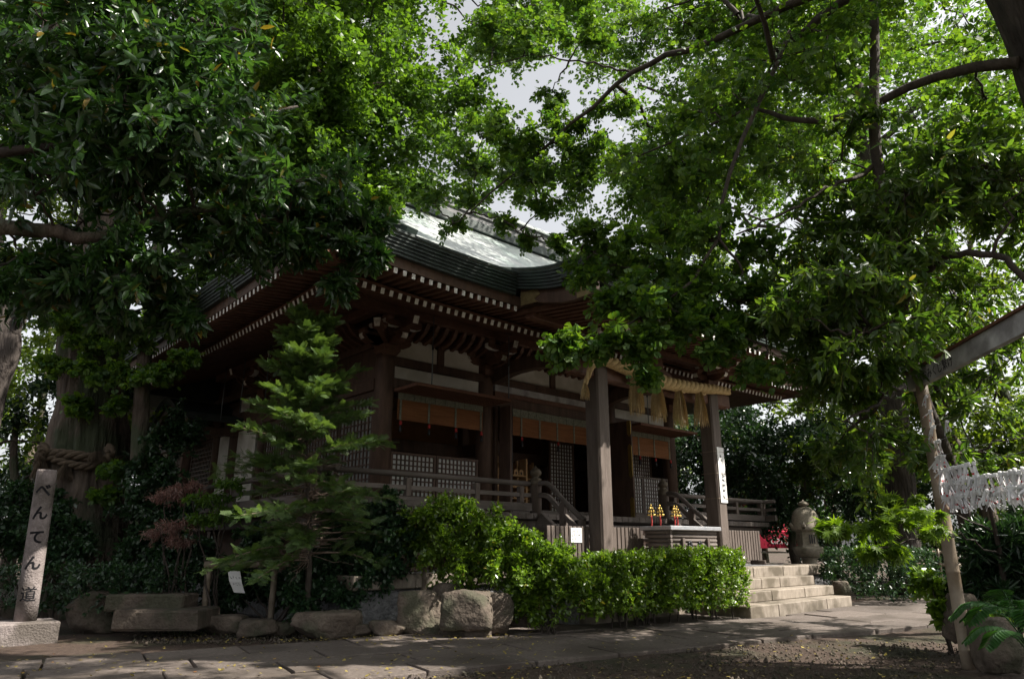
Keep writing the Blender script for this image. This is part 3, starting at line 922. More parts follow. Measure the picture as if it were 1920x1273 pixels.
# soffit boards above the rafters
def soffit(name, pts):
    m = MB(); m.add(pts, [(0, 1, 2, 3)]); 
    V = m.v[:]; m.v = V + [(a, b, c + .03) for a, b, c in V]
    m.f = [(3, 2, 1, 0), (4, 5, 6, 7), (0, 1, 5, 4), (1, 2, 6, 5), (2, 3, 7, 6), (3, 0, 4, 7)]; m.m = [0] * 6; m.sm = [False] * 6
    return m.build(name, 'wood_dark', hall)
zo, zi = ZF + .09, ZF + .09 + .75 * SL1
zbo, zbi = ZB + .10, ZB + .10 + 2.5 * SL2
def sof_strip(axis):
    m = MB()
    if axis == 'x': ts = np.linspace(EX0 + .3, EX1 - .3, 40)
    else: ts = np.linspace(EY0 + .3, EY1 - .3, 40)
    for a, b in zip(ts[:-1], ts[1:]):
        for (o0, z0, o1, z1) in ((O1, zo, O2 - .35, zo + (O1 - O2 + .35) * SL1), (O2 - .1, zbo + .0, -.05, zbo + (O2 - .05) * SL2)):
            q = []
            for t, o, z in ((a, o0, z0), (b, o0, z0), (b, o1, z1), (a, o1, z1)):
                if axis == 'x': ds = min(t - EX0, EX1 - t); cl = max(-min(t - XL, XR - t), o1); oo = max(o, cl); zz = z0 + (o0 - oo) * (z1 - z0) / (o0 - o1); q.append((t, YF - oo, zz + lift(ds)))
                else: ds = min(t - EY0, EY1 - t); cl = max(-min(t - YF, YB - t), o1); oo = max(o, cl); zz = z0 + (o0 - oo) * (z1 - z0) / (o0 - o1); q.append((XL - oo, t, zz + lift(ds)))
            m.add(q, [(0, 1, 2, 3)])
    return m.build('soffit', 'wood_dark', hall)
sof_strip('x'); sof_strip('y')
# hip rafter at the near corner, right-hand side eave kept as one soffit
m = MB(); m.beam((XL + .1, YF + .1, 5.86), (XL - O1 - .12, YF - O1 - .12, 5.28), .2, .26); m.build('hip_rafter', ['wood_red'], hall)
part('side_soffit', 'wood_dark', lambda m: m.hexa([(XR, EY0 + .3, 5.65), (EX1 - .25, EY0 + .3, 5.25), (EX1 - .25, EY1 - .2, 5.25), (XR, EY1 - .2, 5.65), (XR, EY0 + .3, 5.7), (EX1 - .25, EY0 + .3, 5.32), (EX1 - .25, EY1 - .2, 5.32), (XR, EY1 - .2, 5.7)]))

# --- forward porch roof over the steps (kohai)
def zk(x, y):
    t = (EY0 + 1.0 - y) / (EY0 + 1.0 - KY0)     # 0 at the main slope, 1 at the front edge
    zs = ZR0 + P(1.0) + .03
    e = min(x - KX0, KX1 - x)
    return zs + (5.44 - zs) * (1 - (1 - t) ** 1.75) + .06 * max(0, t - .72) / .28 + .12 * max(0, 1 - e / 1.6) ** 2 * t
sheet('porch_roof', np.linspace(KX0, KX1, 40), np.linspace(KY0, EY0 + 1.0, 26), 'copper_roof', zk, .06)
eave_rim([(x, KY0 - .02, zk(x, KY0) - .005) for x in np.linspace(KX0, KX1, 30)], (0, 1, 0), 'porch_eave_edge', 6)
ysk = np.linspace(EY0 + .1, KY0, 18)
eave_rim([(KX0 - .02, y, zk(KX0, y) - .005) for y in ysk], (1, 0, 0), 'porch_eave_edge', 7)
eave_rim([(KX1 + .02, y, zk(KX1, y) - .005) for y in ysk], (-1, 0, 0), 'porch_eave_edge', 7)
for xs_, sg in ((KX0 + .2, 1), (KX1 - .2, -1)):
    m = MB()
    for k in range(17):
        a, b = ysk[k], ysk[k + 1]
        za, zb = zk(KX0, a) - .36, zk(KX0, b) - .36
        ta, tb = .20 + .10 * (k / 17), .20 + .10 * ((k + 1) / 17)
        x0, x1 = sorted((xs_, xs_ + .09 * sg))
        m.hexa([(x0, b, zb - tb), (x1, b, zb - tb), (x1, a, za - ta), (x0, a, za - ta), (x0, b, zb), (x1, b, zb), (x1, a, za), (x0, a, za)])
    bb = m.build('bargeboard', 'wood_dark', hall)
    m = MB()
    x0, x1 = sorted((xs_ - .012 * sg, xs_ + .0 * sg))
    m.prism([(8.12, zk(KX0, 8.3) - .40), (8.53, zk(KX0, 8.5) - .42), (8.53, zk(KX0, 8.5) - .66), (8.10, zk(KX0, 8.3) - .63), (8.19, zk(KX0, 8.3) - .56), (8.05, zk(KX0, 8.3) - .5)], 'x', x0, x1)
    m.build('metal_fitting', 'brass_old', bb)
    m = MB(); m.box(x0, x1, KY0 + .1, KY0 + .4, zk(KX0, 6.9) - .64, zk(KX0, 6.9) - .4); m.build('metal_fitting', 'brass_old', bb)
krf = rafter_mesh('porch_rafter', 2.9, .066, .085, 'wood_red')
for x in np.arange(KX0 + .42, KX1 - .35, .19):
    place('porch_rafter', krf, (x, KY0 + .2, 4.98), hall, (math.atan(.11), 0, 0))
part('porch_soffit', 'wood_dark', lambda m: m.hexa([(KX0 + .3, KY0 + .2, 5.03), (KX1 - .3, KY0 + .2, 5.03), (KX1 - .3, 9.9, 5.36), (KX0 + .3, 9.9, 5.36), (KX0 + .3, KY0 + .2, 5.06), (KX1 - .3, KY0 + .2, 5.06), (KX1 - .3, 9.9, 5.39), (KX0 + .3, 9.9, 5.39)]))
cb('porch_eave_board', 'wood_dark', KX0 + .3, KX1 - .3, KY0 + .19, KY0 + .28, 5.07, 5.2)
YC = 8.6
CXS = (9.9, 13.7)
for x in CXS:
    m = MB(); m.cbox(x - .17, x + .17, YC - .17, YC + .17, ZP + .12, 4.55, .035); c = m.build('porch_column', 'wood_grey', hall)
    m = MB(); m.cbox(x - .26, x + .26, YC - .26, YC + .26, ZP, ZP + .12, .03); m.build('column_base', 'granite', c)
    b = bracket(x, YC, 4.55, 0, .85)
cb('porch_tie_beam', 'wood_red', 9.15, 14.45, YC - .11, YC + .11, 4.18, 4.48, .03)
cb('porch_purlin', 'wood_red', KX0 + .45, KX1 - .45, YC - .12, YC + .12, 5.06, 5.06 + .0 + .14, .02) if False else None
m = MB(); m.cbox(KX0 + .45, KX1 - .45, YC - .1, YC + .1, 5.02, 5.135, .015); m.build('porch_purlin', 'wood_red', hall)
for x in CXS:
    for sg in (-1, 1):                      # carved nose ends
        m = MB()
        prof = [(0, 0), (.3, .02), (.42, .10), (.40, .2), (.30, .26), (.22, .2), (0, .24)]
        m.prism([(x + sg * (.17 + u), 4.2 + v) for u, v in (prof if sg > 0 else prof[::-1])], 'y', YC - .07, YC + .07)
        m.build('carved_nose', 'white_paint', hall)
    m = MB()                                # curved tie beam to the hall
    q = smooth_line([(x, YC + .15, 4.35), (x, 9.6, 4.75), (x, 10.8, 4.85), (x, YF - .15, 4.72)], 14)
    for k in range(len(q) - 1): m.beam(q[k], q[k + 1] + (q[k + 1] - q[k]) * .05, .2, .28)
    m.build('curved_tie_beam', 'wood_dark', hall)
m = MB()                                     # frog-leg strut between the columns
m.prism([(11.2, 4.482), (12.4, 4.482), (12.3, 4.62), (12.02, 4.72), (11.95, 5.0), (11.65, 5.0), (11.58, 4.72), (11.3, 4.62)], 'y', YC - .06, YC + .06)
m.build('frog_leg_strut', 'wood_red', hall)

# ------------------------------------------------------------------ openings, blinds, lattices
def lattice(name, x0, x1, z0, z1, y, pitch=.092, bar=.026, paper=True, th=.035, axis='y', mt='wood_dark', frame=.05, parent=None, pm='paper'):
    root = place(name, None, ((x0 + x1) / 2, y, z0) if axis == 'y' else (y, (x0 + x1) / 2, z0), parent or hall)
    def bx_(m, a, b, c, d, t0, t1):
        if axis == 'y': m.box(a, b, y + t0, y + t1, c, d)
        else: m.box(y + t0, y + t1, a, b, c, d)
    m = MB()
    for a, b, c, d in ((x0, x1, z0, z0 + frame), (x0, x1, z1 - frame, z1), (x0, x0 + frame, z0 + frame, z1 - frame), (x1 - frame, x1, z0 + frame, z1 - frame)): bx_(m, a, b, c, d, -.03, .03)
    m.build('frame', mt, root)
    m = MB()
    n = max(2, int((x1 - x0 - 2 * frame) / pitch)); px_ = (x1 - x0 - 2 * frame) / n
    for i in range(1, n): bx_(m, x0 + frame + i * px_ - bar / 2, x0 + frame + i * px_ + bar / 2, z0 + frame, z1 - frame, -.02, .0)
    n = max(2, int((z1 - z0 - 2 * frame) / pitch)); pz_ = (z1 - z0 - 2 * frame) / n
    for i in range(1, n): bx_(m, x0 + frame, x1 - frame, z0 + frame + i * pz_ - bar / 2, z0 + frame + i * pz_ + bar / 2, -.022, .002)
    m.build('lattice_bars', mt, root)
    if paper:
        m = MB(); bx_(m, x0 + frame * .9, x1 - frame * .9, z0 + frame * .9, z1 - frame * .9, .008, .014); m.build('paper', pm, root)
    return root
lattice('lattice_panel', XL + .2, 8.42, 1.92, 2.90, YF - .02)
lattice('lattice_panel', 8.44, 9.52, 1.92, 2.90, YF - .02)
lattice('lattice_panel', 14.08, 15.15, 1.92, 2.90, YF - .02, mt='wood_grey')
lattice('lattice_panel', 15.17, XR - .2, 1.92, 2.90, YF - .02, mt='wood_grey')
lattice('lattice_panel', 14.08, XR - .2, 2.4, 4.05, YF + .5)
lattice('lattice_door', 12.6, 13.5, 1.92, 3.7, YF + .9)
for x in (9.95, 13.6): cb('door_jamb', 'wood_dark', x - .04, x + .04, YF - .16, YF + .16, 1.92, 4.09)
# folded door leaves with gilt fittings
for x in (10.02, 13.5):
    d = cb('door_leaf', 'wood_dark', x - .03, x + .03, YF - (1.05 if x > 12 else .55), YF - .18, 1.78, 4.08)
    if x > 12:
        for z0, z1 in ((1.80, 2.2), (2.75, 3.45), (3.75, 4.07)):
            for y0, y1 in ((YF - 1.052, YF - .94), (YF - .33, YF - .182)):
                m = MB()
                zc = (z0 + z1) / 2
                m.prism([(y0, z0), ((y0 + y1) / 2, z0 - .06), (y1, z0), (y1, z1), ((y0 + y1) / 2, z1 + .06 * (z1 < 4)), (y0, z1)], 'x', x - .042, x - .031)
                m.build('gilt_fitting', 'gold', d)
    if x < 11:
        m = MB(); m.box(x + .031, x + .04, YF - .55, YF - .47, 1.8, 4.07); m.build('iron_strap', 'iron', d)
# roll-up blinds
def blind(x0, x1, zt, zm, zb, y=YF - .2):
    root = place('bamboo_blind', None, ((x0 + x1) / 2, y, zb), hall)
    m = MB(); n = int((zm - zb) / .02)
    for i in range(n):
        z = zb + (zm - zb) * i / n
        m.box(x0, x1, y - .006 + .002 * (i % 2), y + .006, z, z + (zm - zb) / n - .003)
    m.build('slats', 'blind', root)
    m = MB(); k = int((x1 - x0) / .12)
    for i in range(k):
        a = x0 + (x1 - x0) * i / k
        m.box(a, a + (x1 - x0) / k - .004, y - .018 - .006 * (i % 2), y - .008, zm, zt)
    m.build('brocade_valance', 'brocade', root)
    nb = max(3, int((x1 - x0) / .55))
    for i in range(nb + 1):
        a = x0 + .04 + (x1 - x0 - .12) * i / nb
        m = MB(); m.box(a, a + .045, y - .02, y - .0125, zb - .01, zm - .002); m.build('ribbon', 'brocade', root)
        if i % 2 == 1 or nb < 5:
            m = MB(); m.lathe([(.010, .09), (.024, .075), (.028, .03), (.03, 0)][::-1], (a + .02, y - .04, zb - .11), 8)
            m.build('tassel', 'red_cloth', root)
            m = MB(); m.lathe([(.022, 0), (.031, .02), (.025, .13)], (a + .02, y - .04, zb - .245), 8); m.build('tassel_skirt', 'iron', root)
blind(XL + .2, 9.5, 4.09, 3.90, 3.50)
blind(9.99, 13.56, 4.09, 3.92, 3.50)
blind(14.1, XR - .22, 4.09, 3.90, 3.42)
# hanging lattice shutters, swung up and held by rods
def shutter(x0, x1, y0=YF - 1.0, y1=YF - .2, z=4.06):
    root = place('hanging_shutter', None, ((x0 + x1) / 2, (y0 + y1) / 2, z), hall)
    m = MB()
    for a, b, c, d in ((x0, x1, y0, y0 + .06), (x0, x1, y1 - .06, y1), (x0, x0 + .06, y0 + .06, y1 - .06), (x1 - .06, x1, y0 + .06, y1 - .06)): m.box(a, b, c, d, z - .03, z + .03)
    m.build('frame', 'shutter', root)
    m = MB()
    for x in np.arange(x0 + .1, x1 - .06, .075): m.box(x, x + .028, y0 + .06, y1 - .06, z - .025, z - .003)
    for y in np.arange(y0 + .1, y1 - .06, .075): m.box(x0 + .06, x1 - .06, y, y + .028, z - .0275, z - .0008)
    m.build('lattice_bars', 'shutter', root)
    m = MB(); m.box(x0 + .05, x1 - .05, y0 + .05, y1 - .05, z + .001, z + .012); m.build('backing_board', 'wood_dark', root)
    for x in (x0 + .35, x1 - .05):
        m = MB(); m.tube([(x, y0 + .03, z + .03), (x, y0 + .03, z + .7), (x, y0 + .03, 5.45)], .011, 6); r = m.build('hanging_rod', 'rod_metal', root)
        m = MB(); m.lathe([(.02, 0), (.022, .03), (.02, .06)], (x, y0 + .03, z + .72), 8); m.build('rod_coupling', 'iron', r)
shutter(XL + .1, 9.62); shutter(13.95, XR - .05)

# interior: back wall, ceiling, beams, plaque racks
part('interior_wall', 'interior', lambda m: (m.box(XL + .1, XR - .1, 15.6, 15.7, 1.84, 4.6), m.box(XL + .1, XR - .1, YF + .2, 15.6, 4.55, 4.6)))
cb('interior_beam', 'wood_dark', XL + .2, XR - .2, 13.2, 13.4, 3.15, 3.42)
cb('interior_beam', 'wood_dark', 10.3, 10.5, YF + .3, 15.5, 3.15, 3.42)
for x in (10.4, 13.2): cb('interior_post', 'wood_dark', x - .1, x + .1, 13.2, 13.4, 1.84, 4.5)
for x in np.arange(7.6, 10.2, .17): cb('inner_slat', 'wood_red', x, x + .05, 13.3, 13.34, 1.9, 3.1, .004)
def rack(x0, x1, y, rows, label):
    root = thing('plaque_rack', label, 'rack', ((x0 + x1) / 2, y, 1.845), 'racks of wooden plaques inside the hall')
    for x in (x0 - .05, x1):
        m = MB(); m.box(x, x + .05, y, y + .25, 1.845, 3.2); m.build('side_panel', 'plaque', root)
    for r in range(rows):
        z = 1.95 + r * .27
        cb('shelf', 'plaque', x0, x1, y + .002, y + .22, z, z + .03, .004, root)
        for i in range(int((x1 - x0) / .17)):
            a = x0 + .02 + i * .17
            m = MB(); m.prism([(a, z + .032), (a + .135, z + .032), (a + .135, z + .14), (a + .068, z + .18), (a, z + .14)], 'y', y + .03, y + .045)
            o = m.build('plaque', 'plaque', root)
            m = MB(); m.box(a + .045, a + .09, y + .026, y + .0295, z + .05, z + .11); m.build('ink_mark', 'ink', o)
rack(11.0, 11.9, YF + 1.0, 4, 'wooden rack of pale house-shaped plaques behind the open doorway')
rack(12.05, 12.55, YF + 1.45, 4, 'narrow shadowed plaque rack beside the papered lattice door inside')

# ------------------------------------------------------------------ left flank of the hall
def py_panel(y0, y1, z0, z1, name, mt, th=.06, parent=None): return cb(name, mt, XL - th / 2, XL + th / 2, y0, y1, z0, z1, .006, parent)
cb('wall_beam', 'wood_dark', XL - .13, XL + .13, YF + .2, 26.5, 4.10, 4.33); cb('wall_beam', 'wood_dark', XL - .12, XL + .12, YF + .2, 26.5, 5.0, 5.2)
cb('sill_beam', 'wood_dark', XL - .15, XL + .15, YF + .2, 26.5, ZV, ZV + .16)
for y0, y1 in ((YF + .2, 14.82), (15.2, 17.07), (17.43, 18.97)):
    py_panel(y0, y1, 4.60, 4.98, 'plaster_panel', 'plaster'); cb('wall_beam', 'wood_dark', XL - .1, XL + .1, y0, y1, 4.335, 4.595)
for y0, y1 in ((17.75, 18.95), (19.36, 20.28), (24.8, 26.2)): py_panel(y0, y1, 1.92, 4.09, 'plaster_panel', 'plaster')
for z0, z1 in ((4.34, 4.99), (5.25, 5.75)): py_panel(24.8, 26.2, z0, z1, 'plaster_panel', 'plaster', .07)
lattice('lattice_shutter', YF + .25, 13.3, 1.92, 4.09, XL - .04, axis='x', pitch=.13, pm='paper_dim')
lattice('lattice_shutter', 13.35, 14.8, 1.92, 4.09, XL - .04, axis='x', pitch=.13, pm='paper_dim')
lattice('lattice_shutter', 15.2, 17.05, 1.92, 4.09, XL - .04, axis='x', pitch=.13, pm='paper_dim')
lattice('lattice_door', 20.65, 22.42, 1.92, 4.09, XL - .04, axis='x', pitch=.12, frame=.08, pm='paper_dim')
for y in np.arange(22.85, 24.3, .3): cb('door_board', 'wood_grey', XL - .04, XL + .04, y, y + .28, 1.92, 4.09)
part('rear_wall', 'wood_dark', lambda m: (m.box(XL + .04, XL + .1, 19.0, 26.5, 1.8, 5.9), m.box(XL, XR, 26.5, 26.6, .7, 5.9)))
for y in (13.4, 14.9, 16.3, 17.5):
    m = MB(); m.tube([(XL - 1.05, y, 4.1), (XL - 1.05, y, 4.8), (XL - 1.05, y, 5.5)], .011, 6); m.build('hanging_rod', 'rod_metal', hall)
# small curved porch over the flank door
def zarc(y): 
    t = abs(y - 20.4) / 1.9
    return 5.02 - .62 * (1 - math.cos(min(1, t) * math.pi)) / 2 + .03 * max(0, t - .8)
m = MB()
ys = np.linspace(18.5, 22.3, 24)
for a, b in zip(ys[:-1], ys[1:]):
    for k in range(4):
        o, h = .025 * k, .04 * k
        m.hexa([(5.55 + o, a, zarc(a) - h - .036), (XL, a, zarc(a) - h - .036), (XL, b, zarc(b) - h - .036), (5.55 + o, b, zarc(b) - h - .036), (5.55 + o, a, zarc(a) - h), (XL, a, zarc(a) - h), (XL, b, zarc(b) - h), (5.55 + o, b, zarc(b) - h)])
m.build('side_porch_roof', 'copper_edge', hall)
m = MB()
for a, b in zip(ys[1:-2], ys[2:-1]): m.hexa([(5.72, a, zarc(a) - .36), (5.80, a, zarc(a) - .36), (5.80, b, zarc(b) - .36), (5.72, b, zarc(b) - .36), (5.72, a, zarc(a) - .165), (5.80, a, zarc(a) - .165), (5.80, b, zarc(b) - .165), (5.72, b, zarc(b) - .165)])
bb = m.build('side_porch_bargeboard', 'wood_dark', hall)
m = MB(); m.box(5.705, 5.718, 18.7, 18.95, 4.06, 4.24); m.build('metal_fitting', 'brass_old', bb)
for y in (19.0, 21.8):
    cb('side_porch_post', 'wood_dark', 5.75, 5.93, y - .09, y + .09, ZP, 4.2)
    cb('side_porch_beam', 'wood_dark', 5.94, XL, y - .07, y + .07, 3.95, 4.15)
# rear wing roof
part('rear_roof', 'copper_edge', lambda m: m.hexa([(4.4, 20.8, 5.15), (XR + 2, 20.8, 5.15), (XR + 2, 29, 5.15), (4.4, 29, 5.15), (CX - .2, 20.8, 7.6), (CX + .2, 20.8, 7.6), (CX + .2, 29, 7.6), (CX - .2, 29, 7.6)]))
# ------------------------------------------------------------------ things on the platform
def board_fence(x0, x1, y, label):
    root = thing('board_fence', label, 'fence', ((x0 + x1) / 2, y, ZP), 'low board fences closing off the porch')
    n = int((x1 - x0) / .105)
    w = (x1 - x0) / n
    for i in range(n):
        cb('board', 'wood_grey', x0 + i * w + .012, x0 + (i + 1) * w - .012, y - .018, y + .012, ZP + .10, 1.475 + rs.uniform(-.004, .004), .006, root)
    for z in (1.0, 1.32): cb('back_rail', 'wood_dark', x0 + .02, x1 - .02, y + .0125, y + .06, z, z + .06, .006, root)
    for x in (x0 + .1, x1 - .16): cb('foot', 'wood_grey', x, x + .08, y - .16, y + .2, ZP, ZP + .098, .01, root)
board_fence(8.62, 9.7, 8.72, 'low grey board fence carrying a white notice beside the porch column')
board_fence(10.12, 11.25, 8.72, 'low grey board fence between the porch column and the offering box')
board_fence(13.95, 15.6, 8.72, 'low grey board fence right of the column with the tall white banner sign')

ox0, ox1, oy0, oy1, oz1 = 11.02, 12.55, 7.92, 8.5, 1.50
box_ = thing('offering_box', 'grey ribbed timber offering box with metal lid behind the clipped hedge', 'offering box', ((ox0 + ox1) / 2, (oy0 + oy1) / 2, ZP))
m = MB(); m.cbox(ox0 + .04, ox1 - .04, oy0 + .04, oy1 - .04, ZP + .02, oz1 - .08, .01); m.build('box_body', 'wood_grey_h', box_)
for i in range(9):
    z = ZP + .06 + i * .075
    m = MB(); m.tube([(ox0 + .0, oy0 + .035, z), ((ox0 + ox1) / 2, oy0 + .035, z), (ox1 - .0, oy0 + .035, z)], .034, 8); m.build('front_slat', 'wood_grey_h', box_)
    m = MB(); m.tube([(ox0 + .035, oy0 + .0, z), (ox0 + .035, (oy0 + oy1) / 2, z), (ox0 + .035, oy1, z)], .034, 8); m.build('side_slat', 'wood_grey_y', box_)
for x in (ox0 + .36, ox1 - .36): cb('upright', 'wood_grey', x - .04, x + .04, oy0 - .045, oy0 + .0, ZP, oz1 - .22, .006, box_)
for x in (ox0 + .6, ox1 - .6):
    m = MB()
    for k in range(5):
        a = k * 2 * math.pi / 5
        m.lathe([(.01, 0), (.035, .01), (.01, .025)], (x + .045 * math.cos(a), 0, 0), 8)
        for i in range(len(m.v) - 24, len(m.v)):
            vx, vy, vz = m.v[i]; m.v[i] = (vx, oy0 - .0 - vz, oz1 - .33 + .045 * math.sin(a) + vy)
    m.build('crest', 'iron', box_)
cb('lid', 'steel_lid', ox0 - .07, ox1 + .07, oy0 - .07, oy1 + .06, oz1 - .075, oz1, .01, box_)
for i, (x, y) in enumerate(((11.12, 8.4), (11.3, 8.33), (11.72, 8.3), (11.95, 8.4))):
    t = thing('bell_wand', 'golden bell wand with red handle standing on the offering box lid', 'bell wand', (x, y, oz1), 'bell wands on the offering box')
    m = MB(); m.tube([(x, y, oz1), (x + .01, y, oz1 + .1), (x, y, oz1 + .2)], .014, 8); m.build('handle', 'red_cloth', t)
    m = MB(); m.tube([(x, y, oz1 + .2), (x, y, oz1 + .36)], .006, 6); m.build('stem', 'gold', t)
    for z, n, r in ((.21, 7, .065), (.275, 5, .048), (.33, 3, .028)):
        for k in range(n):
            a = k * 2 * math.pi / n + z * 9
            m = MB(); m.lathe([(.004, -.02), (.017, -.012), (.02, 0), (.015, .014), (.004, .02)], (x + r * math.cos(a), y + r * math.sin(a), oz1 + z), 8); m.build('bell', 'gold', t)
    m = MB(); m.lathe([(.004, 0), (.02, .015), (.02, .03), (.004, .045)], (x, y, oz1 + .36), 8); m.build('bell', 'gold', t)

def marks(root, org, ux, uz, rows, w, ch, mt='ink', nrm=None):
    """rows of small brush marks standing for print too fine to read"""
    m = MB()
    for r, (z, a, b) in enumerate(rows):
        x = a
        while x < b - ch * .3:
            for k in range(rs.integers(2, 4)):
                dx, dz = rs.uniform(0, ch * .6), rs.uniform(-ch * .4, ch * .4)
                horiz = rs.random() < .6
                l, t = (ch * .6, ch * .12) if horiz else (ch * .13, ch * .6)
                p = np.array(org) + np.array(ux) * (x + dx) + np.array(uz) * (z + dz)
                m.add([p, p + np.array(ux) * l, p + np.array(ux) * l + np.array(uz) * t, p + np.array(uz) * t], [(0, 1, 2, 3)])
            x += ch * 1.15
    return m.build('print', mt, root, origin=WL[root.name])
sg = thing('notice', 'small white paper notice with three lines fixed to the board fence', 'notice', (9.34, 8.69, 1.22))
cb('sheet', 'paper', 9.2, 9.48, 8.688, 8.694, 1.20, 1.45, .001, sg)
marks(sg, (9.2, 8.6865, 1.2), (1, 0, 0), (0, 0, 1), ((.19, .02, .26), (.12, .02, .26), (.05, .02, .15)), .28, .05)
bn = thing('banner_sign', 'tall narrow white sign with a column of writing strapped to porch column', 'sign', (13.72, YC - .17, 2.05))
cb('board', 'paper', 13.6, 13.86, YC - .192, YC - .174, 2.03, 3.22, .002, bn)
m = MB()
for z, s in ((3.02, .05), (2.92, .06), (2.6, .09), (2.49, .09), (2.38, .09), (2.27, .09), (2.15, .07)):
    for k in range(6):
        hz = k % 2
        x, zz = 13.69 + rs.uniform(0, s * .5), z + rs.uniform(-.4, .4) * s
        m.box(x, x + (s * .9 if hz else s * .14), YC - .1945, YC - .1925, zz, zz + (s * .13 if hz else s * .75))
m.build('writing', 'ink', bn)
for z in (2.12, 2.65, 3.12):
    m = MB()
    q = [(13.7 - .185, YC - .185, z), (13.87, YC - .198, z), (13.885, YC + .185, z), (13.515, YC + .185, z), (13.515, YC - .185, z)]
    for a, b in zip(q[:-1], q[1:]): m.beam(a, b, .004, .008)
    m.build('tie_wire', 'bamboo', bn)

# sacred straw rope across the porch columns
rope = thing('straw_rope', 'thick twisted straw rope slung across the porch columns with hanging tufts', 'rope', (CX, YC, 4.3))
def twist(m, pts, r0, strands=3, n=90, pitch=.42):
    pts = smooth_line(pts, n)
    t = np.gradient(pts, axis=0); t /= np.linalg.norm(t, axis=1)[:, None]
    s = np.concatenate([[0], np.cumsum(np.linalg.norm(np.diff(pts, axis=0), axis=1))])
    rr = r0 if not np.isscalar(r0) else np.full(len(pts), r0)
    if len(rr) != len(pts): rr = np.interp(np.linspace(0, 1, len(pts)), np.linspace(0, 1, len(rr)), rr)
    for k in range(strands):
        q = []
        for i in range(len(pts)):
            a = np.cross(t[i], (0, 0, 1)) if abs(t[i][2]) < .95 else np.array([1.0, 0, 0])
            a = a / np.linalg.norm(a); b = np.cross(a, t[i])
            an = s[i] / pitch * 2 * math.pi + k * 2 * math.pi / strands
            q.append(pts[i] + (a * math.cos(an) + b * math.sin(an)) * rr[i] * .52)
        m.tube(q, rr * .56, 9)
def tuft(name, c, h, r0, r1, n, parent, mt='straw'):
    m = MB()
    for i in range(n):
        a, u = rs.uniform(0, 6.283), math.sqrt(rs.random())
        p = np.array(c) + np.array([math.cos(a) * u * r0, math.sin(a) * u * r0, 0])
        k = rs.uniform(.75, 1.1)
        q = np.array(c) + np.array([math.cos(a) * u * r1, math.sin(a) * u * r1, -h * k])
        w = .0045
        pr = np.array([-math.sin(a + 1), math.cos(a + 1), 0]) * w
        mid = (p + q) / 2 + np.array([math.cos(a), math.sin(a), 0]) * u * (r1 - r0) * .15
        m.add([p - pr, p + pr, mid + pr, q + pr * .6, q - pr * .6, mid - pr], [(0, 1, 2, 5), (5, 2, 3, 4)])
        pz = np.array([math.cos(a), math.sin(a), 0]) * w
        m.add([p - pz, p + pz, q + pz * .6, q - pz * .6], [(0, 1, 2, 3)])
    return m.build(name, mt, parent)
m = MB()
yr_ = YC - .27
twist(m, [(9.42, yr_ + .12, 4.0), (9.46, yr_, 4.28), (9.62, yr_ - .02, 4.45), (9.9, yr_, 4.50), (10.6, yr_, 4.44), (11.8, yr_, 4.36), (12.9, yr_, 4.42), (13.7, yr_, 4.50), (14.15, yr_, 4.52)], [.045, .06, .075, .10, .125, .14, .125, .10, .085], 3, 130, .5)
m.build('twisted_rope', 'straw', rope)
for x, z, h in ((10.75, 4.36, .75), (11.45, 4.28, .72), (12.2, 4.28, .75), (12.95, 4.34, .72)):
    tf = tuft('tuft', (x, yr_, z), h, .07, .17, 150, rope)
    m = MB(); m.tube([(x - .08, yr_ - .11, z - .06), (x, yr_ - .12, z - .09), (x + .08, yr_ - .11, z - .06)], .012, 6); m.build('binding', 'straw', tf)
tuft('tuft', (9.41, yr_ + .12, 4.02), .3, .03, .09, 80, rope)

# stone lantern beyond the platform
ln = at(1519, 1057, 19.0)
lx, ly = ln[0], ln[1]
lant = thing('stone_lantern', 'squat stone lantern with domed ribbed cap beside the platform', 'lantern', (lx, ly, -.05))
for nm, prof, n in (('plinth', [(.45, -.05), (.45, .25), (.38, .28), (.38, .45)], 6), ('stem', [(.25, .452), (.24, .55), (.21, .7), (.23, .82), (.28, .845)], 16),
                    ('lotus_bowl', [(.27, .85), (.34, .88), (.44, .98), (.47, 1.06), (.45, 1.11), (.40, 1.125)], 18), ('light_chamber', [(.34, 1.13), (.31, 1.16), (.31, 1.48), (.35, 1.52)], 6)):
    m = MB(); m.lathe([(r * .84, z) for r, z in prof], (lx, ly, 0), n, smooth=n > 6); o = m.build(nm, 'lantern_stone', lant)
    if nm == 'light_chamber':
        for a in (-2.2, -1.15):
            for k in range(3):
                p = np.array([lx + .252 * math.cos(a), ly + .252 * math.sin(a), 1.2]); tn = np.array([-math.sin(a), math.cos(a), 0]) * (.06 * (k - 1))
                mm2 = MB(); mm2.beam(p + tn, p + tn + (0, 0, .22), .025, .02, up=(math.cos(a), math.sin(a), 0)); mm2.build('grille_bar', 'iron', o)
m = MB()
prof = [(.42, 1.525), (.44, 1.58), (.405, 1.66), (.395, 1.78), (.37, 1.92), (.30, 2.03), (.2, 2.10), (.12, 2.13)]
n = 36
prof = [(r * .84, z) for r, z in prof]
m.lathe(prof, (lx, ly, 0), n)
m.v = [(lx + (x - lx) * (1 + .022 * math.cos(18 * math.atan2(y - ly, x - lx))), ly + (y - ly) * (1 + .022 * math.cos(18 * math.atan2(y - ly, x - lx))), z) for x, y, z in m.v]
cap = m.build('dome_cap', 'lantern_stone', lant)
for k in range(6):
    a = k * math.pi / 3 + .3
    q = [(lx + r * math.cos(a), ly + r * math.sin(a), z) for r, z in ((.335, 1.66), (.395, 1.60), (.41, 1.66), (.38, 1.70), (.36, 1.66))]
    m = MB(); m.tube(q, [.05, .05, .045, .04, .03], 8); m.build('scroll', 'lantern_stone', cap)
